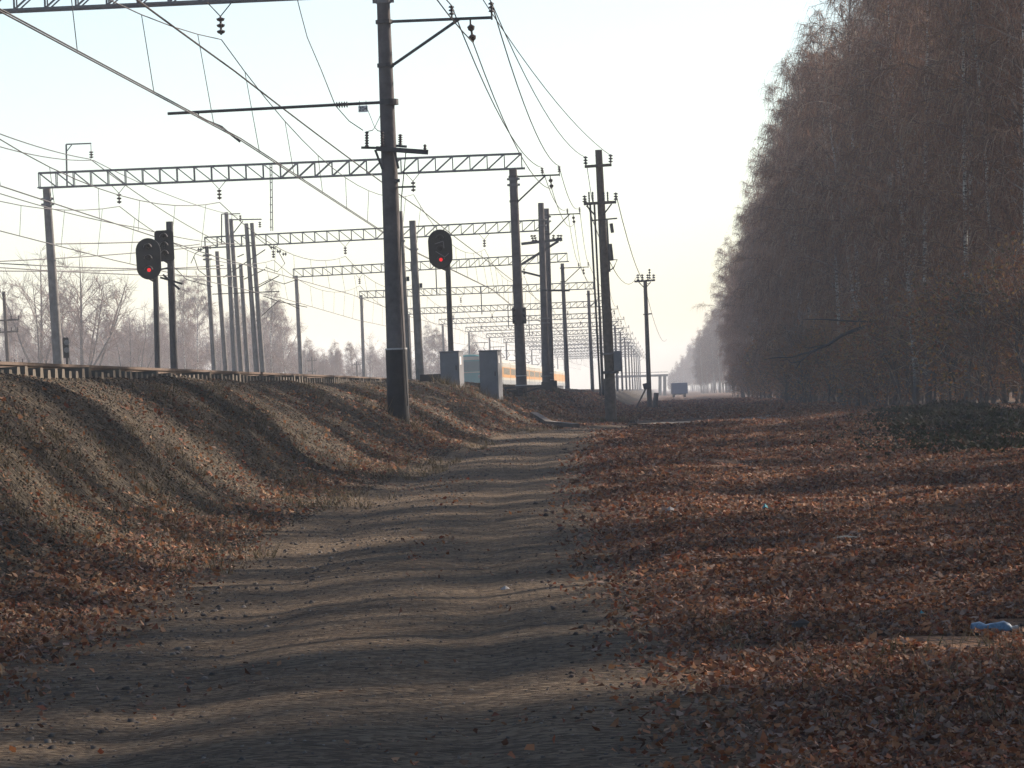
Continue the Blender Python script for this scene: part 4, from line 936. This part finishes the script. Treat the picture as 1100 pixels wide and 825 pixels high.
# undergrowth along the edge of the woods
SL = ['at the right edge of the picture', 'behind the dark weeds', 'below the dark fallen bough', 'at the middle of the woods edge', 'towards the hazy far end']
z = 132.0; n_s = 0; shr = []
while z < 520:
    x = edge_x(z) + rt.uniform(-2.0, 2.5); k = rt.choice((0, 1, 1, 2)); 
    if in_frame(x, z, 1): shr.append((x, z, k, rt.uniform(.8, 1.9), rt.uniform(0, 6.28)))
    z += rt.uniform(1.2, 2.6) if z < 260 else rt.uniform(3.5, 7)
shr.sort(key=lambda q: -q[0] / q[1])
for x, z, k, sc, ro in shr:
    n_s += 1; px = 550 + F * x / z; pl = SL[0 if px > 1040 else 1 if px > 960 else 2 if px > 900 else 3 if px > 850 else 4]
    SHRUB[k].place(x, z, sc, ro, '%s shrub from the right, %s, %s' % (ordinal(n_s), ['brown leafed', 'orange leafed', 'leafless'][k], pl), 'shrub', 'shrubs along the foot of the woods')
for (px, zz, sc, k, lab) in ((1092, 158, 1.5, 1, 'tall orange leafed shrub at the right edge above the weeds'), (1065, 166, 1.2, 1, 'orange leafed shrub beside the trodden path end'), (960, 178, 1.6, 0, 'large brown shrub overhanging the dark fallen bough')):
    SHRUB[k].place((px - 550) / F * zz, zz, sc, 1.0, lab, 'shrub', 'shrubs along the foot of the woods')
pts = []
for i in range(420):
    zz = rt.uniform(138, 420); x = edge_x(zz) + 1.5 + 20 * rt.random() ** 1.3
    if in_frame(x, zz, 2): pts.append((x, zz, gz(x, zz), rt.uniform(.7, 1.5)))
mass('undergrowth', pts, SHRUB, 'tangled brown undergrowth filling the floor of the woods', 'undergrowth')
# dark leaning bough and pale broken branch
def bough(name, pix, Z, r0, label, matl, side):
    pts = [P(x, y, Z + dz) for x, y, dz in pix]; mb = MB(); n = len(pts); mb.ring_tube(pts, [r0 * (1 - .85 * i / (n - 1)) for i in range(n)], 7)
    for (i, pp, rr) in side: mb.ring_tube([pts[i]] + [P(x, y, Z) for x, y in pp], [rr * (1 - .7 * k / len(pp)) for k in range(len(pp) + 1)], 5)
    return tag(mb.build(name, matl, smooth=True), label, 'branch')
bough('fallen_bough', [(985, 345, 6), (950, 346, 2), (925, 352, 0), (905, 360, 0), (890, 370, 0), (872, 378, 0), (860, 388, 0), (855, 396, 0)], 168, .11, 'long dark bough leaning out of the woods low above the field', M['tar'],
      [(5, [(862, 380), (850, 384), (835, 384), (822, 386)], .05), (2, [(922, 345), (928, 336)], .05), (1, [(915, 345), (885, 343), (862, 343)], .05), (4, [(868, 374), (862, 372)], .04), (6, [(850, 390), (846, 386), (838, 388)], .03)])
bough('broken_branch', [(993, 130, 0), (988, 137, 0), (984, 143, 0), (978, 151, 0), (971, 157, 0)], 152, .05, 'pale broken branch catching the light high in the woods', M['birch_bark'], [(2, [(986, 155), (985, 168)], .03), (2, [(980, 138)], .03), (3, [(976, 156)], .02)])

# ------------------------------------------------------------------ fallen leaves, stones, weeds
def scatter_leaves(name, X, Z, size, cols, label, lift=.012, parent=None):
    n = len(X); H = G(X, Z); rng = RNG
    c = np.stack([X, Z, H + lift + rng.uniform(0, .03, n)], 1)
    nrm = rng.normal(size=(n, 3)) * .55; nrm[:, 2] += 1; nrm /= np.linalg.norm(nrm, axis=1, keepdims=True)
    a = np.cross(nrm, rng.normal(size=(n, 3))); a /= np.linalg.norm(a, axis=1, keepdims=True); b = np.cross(nrm, a)
    s = (size * np.minimum(rng.gamma(6, .16, n), 1.6))[:, None]; curl = nrm * s * rng.uniform(-.1, .5, n)[:, None]
    V = np.stack([c - a * s + curl, c - b * s * .68, c + a * s + curl, c + b * s * .68], 1); V = (V + rng.normal(size=V.shape) * s[:, None] * .16).reshape(-1, 3); i = (np.arange(n) * 4)[:, None]
    Fc = np.concatenate([i + np.array([[0, 1, 3]]), i + np.array([[1, 2, 3]])], 1).reshape(-1, 3)
    col = np.repeat(np.array(cols)[rng.integers(0, len(cols), n)] * rng.uniform(.55, 1.25, n)[:, None], 2, 0)
    return tag(np_mesh(name, V, Fc, M['leaf'], col), label, 'leaves', kind='stuff')
RUST = [(.20, .075, .036), (.27, .115, .052), (.13, .055, .034), (.30, .17, .10), (.085, .045, .032), (.20, .065, .036), (.27, .125, .062), (.15, .09, .06), (.27, .18, .135), (.20, .14, .11)]
def rand_area(n, z0, z1, xl, xr, power=1.0):
    """points between x limits (functions of z); density falls with distance"""
    u = RNG.uniform(0, 1, n); Z = (z0 ** (1 - power) + u * (z1 ** (1 - power) - z0 ** (1 - power))) ** (1 / (1 - power)) if power != 1 else z0 * (z1 / z0) ** u
    l, r = xl(Z), xr(Z); return l + (r - l) * RNG.uniform(0, 1, n), Z
edge_r = lambda Z: road_c(Z) + road_w(Z) * .6
X, Z = rand_area(430000, 14, 170, edge_r, lambda Z: np.minimum(.145 * Z + 1.2, 18), .85)
Xb, Zb = rand_area(90000, 150, 420, lambda Z: -2.5 + .0415 * Z, lambda Z: np.interp(Z, [150, 420], [18, 27]), .3); X = np.concatenate([X, Xb]); Z = np.concatenate([Z, Zb])
keep = vnoise(X * .6, Z * .35, 21) * .6 + vnoise(X * 2.2, Z * 1.4, 22) * .5 > .29; X, Z = X[keep], Z[keep]
keep = (np.abs(X - road_c(Z)) > road_w(Z) * (.60 + .75 * RNG.uniform(0, 1, len(X)) ** .6)) | (Z > 124); X, Z = X[keep], Z[keep]
scatter_leaves('fallen_leaves', X, Z, .0145 + .00030 * Z, RUST, 'carpet of rust brown fallen leaves covering the field right of the road')
def emb_pts(n, z0, z1, e0, e1, power=.6):
    u = RNG.uniform(0, 1, n); Z = (z0 ** (1 - power) + u * (z1 ** (1 - power) - z0 ** (1 - power))) ** (1 / (1 - power)); e = RNG.uniform(e0, e1, n)
    return e + TS * Z + np.interp(Z, [0, 85, 112, 250, 400], [0, 0, 1.0, 1.4, 1.2]), Z, e
X, Z, e = emb_pts(190000, 14, 320, -7.2, -2.4, .8); prob = np.exp(-((e + 4.45) / .95) ** 2) * .95 + .20
keep = (RNG.uniform(0, 1, len(X)) < prob * (.25 + 1.3 * vnoise(X * .8, Z * .3, 31))) & ((np.abs(X - road_c(Z)) > road_w(Z) * RNG.uniform(.6, 1.05, len(X))))
scatter_leaves('bank_leaves', X[keep], Z[keep], 0.0155 + .00028 * Z[keep], RUST + [(.33, .21, .12), (.3, .15, .08)], 'drift of brown leaves along the foot of the railway bank')
X, Z = rand_area(9000, 13, 110, lambda Z: road_c(Z) - road_w(Z), lambda Z: road_c(Z) + road_w(Z), .5)
keep = RNG.uniform(0, 1, len(X)) < np.clip((vnoise(X * 1.1, Z * .5, 41) - .60) * 3.0, .012, 1); scatter_leaves('road_leaves', X[keep], Z[keep], .016 + .0001 * Z[keep], RUST, 'loose dry leaves scattered over the dirt road')

M['stone'] = attr_mat('stones', .9)
def scatter_stones(name, X, Z, size, cols, label, sink=.3):
    n = len(X); H = G(X, Z); rng = RNG; base = np.array([(1, 0, 0), (-.5, .87, 0), (-.5, -.87, 0), (.3, .5, .75), (-.6, .0, .7), (.3, -.55, .65), (0, 0, -.6)])
    V = base[None] * rng.uniform(.65, 1.35, (n, 7, 3)); an = rng.uniform(0, 6.28, n); ca, sa = np.cos(an)[:, None], np.sin(an)[:, None]
    V = np.stack([V[..., 0] * ca - V[..., 1] * sa, V[..., 0] * sa + V[..., 1] * ca, V[..., 2] * .8], -1) * size[:, None, None]
    V += np.stack([X, Z, H + size * sink], 1)[:, None]; fb = np.array([(3, 4, 5), (0, 1, 3), (1, 4, 3), (1, 2, 4), (2, 5, 4), (2, 0, 5), (0, 3, 5)])
    Fc = ((np.arange(n) * 7)[:, None, None] + fb[None]).reshape(-1, 3); col = np.repeat(np.array(cols)[rng.integers(0, len(cols), n)] * rng.uniform(.6, 1.3, n)[:, None], len(fb), 0)
    return tag(np_mesh(name, V.reshape(-1, 3), Fc, M['stone'], col), label, 'stones', kind='stuff')
GREY = [(.072, .057, .039), (.05, .039, .028), (.095, .076, .053), (.036, .028, .021), (.088, .06, .036), (.066, .05, .029), (.12, .058, .032)]
X, Z, e = emb_pts(110000, 16, 300, -8.0, -4.4, .7); keep = RNG.uniform(0, 1, len(X)) < .25 + .75 * sstep(-4.6, -5.6, e) + 0 * e
scatter_stones('ballast_stones', X, Z, RNG.uniform(.008, .024, len(X)) * (1 + Z * .0035), GREY, 'grey crushed stone ballast covering the slope of the railway bank')
DIRT = [(.11, .09, .075), (.075, .062, .054), (.15, .13, .11), (.06, .052, .047)]
X, Z = rand_area(30000, 14, 110, lambda Z: road_c(Z) - road_w(Z) * 1.1, lambda Z: road_c(Z) + road_w(Z) * 1.05, .4)
scatter_stones('road_pebbles', X, Z, np.minimum(RNG.gamma(1.0, .0030, len(X)) + .003, .013) * (1 + Z * .008), DIRT, 'small clods and pebbles strewn on the dirt road', .2)
X, Z, e = emb_pts(2600, 14, 90, -5.0, -2.8, .3); scatter_stones('bank_clods', X, Z, np.minimum(RNG.gamma(1.5, .007, len(X)) + .006, .03), DIRT, 'dark clods of earth at the foot of the bank', .2)
X, Z = rand_area(2600, 14, 150, edge_r, lambda Z: np.minimum(.145 * Z + 1.5, 17), .5); scatter_stones('field_clods', X, Z, np.minimum(RNG.gamma(1.5, .006, len(X)), .022) * (1 + Z * .02) + .008, [(.05, .04, .034), (.07, .05, .04)], 'dark earth clods among the leaves of the field', .2)
# heap of dark green weeds on the right
n = 26000; tq = RNG.uniform(0, 1, n) ** 1.0; zc = 66 + 62 * tq; xc = 9.6 + 5.0 * tq; X = xc + RNG.normal(size=n) * (.9 + .9 * (1 - tq)); Z = zc + RNG.normal(size=n) * 3.0
hh = .34 * vnoise(X * .8, Z * .3, 51) ** 1.3 * np.exp(-((X - xc) / 1.9) ** 2) + .05
H = G(X, Z); top = np.stack([X, Z, H + hh * RNG.uniform(.2, 1.1, n)], 1); a = RNG.normal(size=(n, 3)); a /= np.linalg.norm(a, axis=1, keepdims=True); b = np.cross(a, RNG.normal(size=(n, 3))); b /= np.linalg.norm(b, axis=1, keepdims=True); s = RNG.uniform(.03, .075, n)[:, None]
V = np.stack([top - a * s, top + b * s * .6, top + a * s, top - b * s * .6], 1).reshape(-1, 3)
tag(np_mesh('dark_weeds', V, np.arange(n * 4).reshape(-1, 4), M['leaf'], np.array([(.022, .027, .013), (.03, .03, .016), (.045, .032, .02), (.018, .022, .011), (.06, .042, .028)])[RNG.integers(0, 4, n)]), 'heap of dark green weeds and cut stems at the right edge of the field', 'weeds', kind='stuff')

# dry grass tufts on the bank, at the pole feet and on the field
def grass(name, X, Z, label, hmin=.06, hmax=.2, per=9):
    n = len(X); X = np.repeat(X, per) + RNG.normal(size=n * per) * .05; Z = np.repeat(Z, per) + RNG.normal(size=n * per) * .05; H = G(X, Z) - .01; m_ = n * per
    h = np.repeat(RNG.uniform(hmin, hmax, n), per) * RNG.uniform(.5, 1.2, m_); d = RNG.normal(size=(m_, 2)) * .5 * h[:, None]; w = RNG.uniform(.003, .006, m_) * (1 + Z * .012); an = RNG.uniform(0, 6.28, m_)
    b0 = np.stack([X - np.cos(an) * w, Z - np.sin(an) * w, H], 1); b1 = np.stack([X + np.cos(an) * w, Z + np.sin(an) * w, H], 1); tp = np.stack([X + d[:, 0], Z + d[:, 1], H + h], 1)
    col = np.array([(.15, .11, .065), (.11, .085, .05), (.19, .145, .09), (.07, .06, .03)])[RNG.integers(0, 4, m_)] * RNG.uniform(.6, 1.2, m_)[:, None]
    tag(np_mesh(name, np.stack([b0, b1, tp], 1).reshape(-1, 3), np.arange(m_ * 3).reshape(-1, 3), M['leaf'], col), label, 'grass', kind='stuff')
X, Z, e = emb_pts(2600, 20, 170, -7.4, -3.9, .6); keep = vnoise(X * .5, Z * .2, 61) > .5; grass('bank_grass', X[keep], Z[keep], 'sparse dry grass tufts on the slope of the railway bank')
X, Z = rand_area(5000, 15, 200, edge_r, lambda Z: np.minimum(.145 * Z + 1.2, 18), .6); keep = (vnoise(X * .4, Z * .2, 62) > .62) & (np.abs(X - road_c(Z)) > road_w(Z) * 1.05); grass('field_grass', X[keep], Z[keep], 'thin dry grass stalks among the fallen leaves of the field', .05, .16, 6)
fx = []; fz = []
for px, py, zz in ((428, 440, 79.5), (561, 432, 140), (657, 455, 130), (698, 440, 262), (590, 421, 192), (530, 432, 116), (487, 424, 110)):
    p = P(px, py, zz); a_ = RNG.uniform(0, 6.28, 26); r_ = RNG.uniform(.2, .8, 26); fx.append(p.x + r_ * np.cos(a_)); fz.append(zz + r_ * np.sin(a_))
grass('pole_foot_grass', np.concatenate(fx), np.concatenate(fz), 'dry grass growing round the feet of masts and cabinets', .12, .38, 10)
n = 900; tq = RNG.uniform(0, 1, n); Xs = 9.6 + 5.0 * tq + RNG.normal(size=n) * 1.2; Zs = 66 + 62 * tq + RNG.normal(size=n) * 3; an = RNG.uniform(0, 6.28, n); q0 = np.stack([Xs, Zs, G(Xs, Zs) + .02], 1); q2 = q0 + np.stack([np.cos(an) * .35, np.sin(an) * .35, RNG.uniform(.05, .45, n)], 1) * RNG.uniform(.4, 1.3, n)[:, None]; q1 = (q0 + q2) / 2 + RNG.normal(size=(n, 3)) * .06
V2, F2 = ribbons_np(np.stack([q0, q1, q2], 1), RNG.uniform(.012, .025, n), RNG); tag(np_mesh('brush_stems', V2, F2, M['tar']), 'dead brown stems sticking out of the heap of weeds', 'weeds', kind='stuff')

# ------------------------------------------------------------------ litter on the field
MBU = mat('blue_plastic', (.10, .17, .25), .5, spec=.3, noise=(22, .6)); MCY = mat('cyan_plastic', (.06, .20, .23), .8, spec=.1); MWH = mat('white_paper', (.30, .28, .26), .9, spec=.1)
def on_ground(px, py):
    lo, hi = 10, 200
    for _ in range(60):
        m_ = (lo + hi) / 2; p = P(px, py, m_)
        if p.z > gz(p.x, m_): lo = m_
        else: hi = m_
    return P(px, py, lo)
p = on_ground(1069, 683); ln = .30
t = empty('plastic_bottle', p + Vector((0, 0, .02)), 'crushed blue plastic bottle lying on the leaves at the right', 'bottle')
mb = MB(); prof = [(-.15, .02), (-.145, .038), (-.10, .044), (-.06, .036), (-.02, .043), (.02, .034), (.05, .041), (.085, .034), (.105, .018)]
mb.ring_tube([p + Vector((x, .03 * x, .045 + .008 * math.sin(x * 40))) for x, r in prof], [r for x, r in prof], 12); mb.build('bottle_body', MBU, t, smooth=True)
mb = MB(); mb.lathe(p + Vector((.106, .003, .045)), (1, .03, 0), [(0, .014), (.02, .014), (.022, .017), (.04, .017), (.042, .003)], 12); mb.build('cap', MWH, t)
def scrap(name, px, py, w, h, m_, label, cat):
    p = on_ground(px, py); mb = MB(); mb.v = [p + Vector(q) for q in ((-w, -h, .005), (w, -h * .7, .02), (w * .8, h, .05), (0, h * .3, .075), (-w * .9, h, .03), (0, -h, .04))]; mb.f = [(0, 5, 3, 4), (5, 1, 2, 3)]; o = mb.build(name, m_); sm = o.modifiers.new('thick', 'SOLIDIFY'); sm.thickness = .004; tag(o, label, cat)
scrap('plastic_scrap', 822, 548, .035, .03, MCY, 'small cyan plastic scrap in the middle of the leaf field', 'scrap')
scrap('plastic_scrap', 990, 667, .035, .025, MCY, 'small cyan plastic scrap left of the blue bottle', 'scrap')
scrap('paper_scrap', 720, 551, .06, .03, MWH, 'pale paper scrap on the leaves near the road edge', 'scrap')
scrap('paper_scrap', 780, 446, .12, .08, MWH, 'tiny white scrap far across the field', 'scrap')
for px, py, l_, lab in ((908, 582, .11, 'pale short stick in the middle of the leaf field'), (785, 486, .5, 'pale stick lying far across the leaf field')):
    p = on_ground(px, py); mb = MB(); mb.ring_tube([p + Vector((-l_, 0, .03)), p + Vector((0, .02, .045)), p + Vector((l_, .01, .035))], [.012, .014, .009], 6); tag(mb.build('stick', mat('peeled_wood', (.5, .42, .32), .8), smooth=True), lab, 'stick')
for px, py, r, lab in ((862, 680, .075, 'dark upright clod on the leaf field left of the bottle'), (680, 455, .12, 'dark earth lump right of the wooden utility pole foot'), (543, 634, .03, 'pale pebble in the middle of the dirt road')):
    p = on_ground(px, py); mb = MB(); rr = random.Random(px); mb.ring_tube([p + Vector((0, 0, z_ * r)) for z_ in (-.5, 0, .5, .9, 1.2)], [r * k * rr.uniform(.8, 1.2) for k in (1.3, 1.35, 1.0, .7, .2)], 8)
    tag(mb.build('earth_clod' if r > .05 else 'pebble', mat('clod', (.045, .036, .03), .95) if r > .05 else MWH), lab, 'clod' if r > .05 else 'pebble')

# ------------------------------------------------------------------ haze
hz = bpy.data.materials.new('haze'); hz.use_nodes = True; hn = hz.node_tree.nodes; hn.clear()
pv = hn.new('ShaderNodeVolumePrincipled'); pv.inputs['Color'].default_value = (.90, .94, 1.0, 1); pv.inputs['Density'].default_value = HAZE_DENSITY; pv.inputs['Anisotropy'].default_value = .1
ho = hn.new('ShaderNodeOutputMaterial'); hz.node_tree.links.new(pv.outputs[0], ho.inputs['Volume'])
mb = MB(); mb.box((0, 1500, 17.0), 3600, 3200, 38); o = mb.build('haze', hz); o['kind'] = 'stuff'; o['label'] = 'pale autumn haze filling the air along the line'
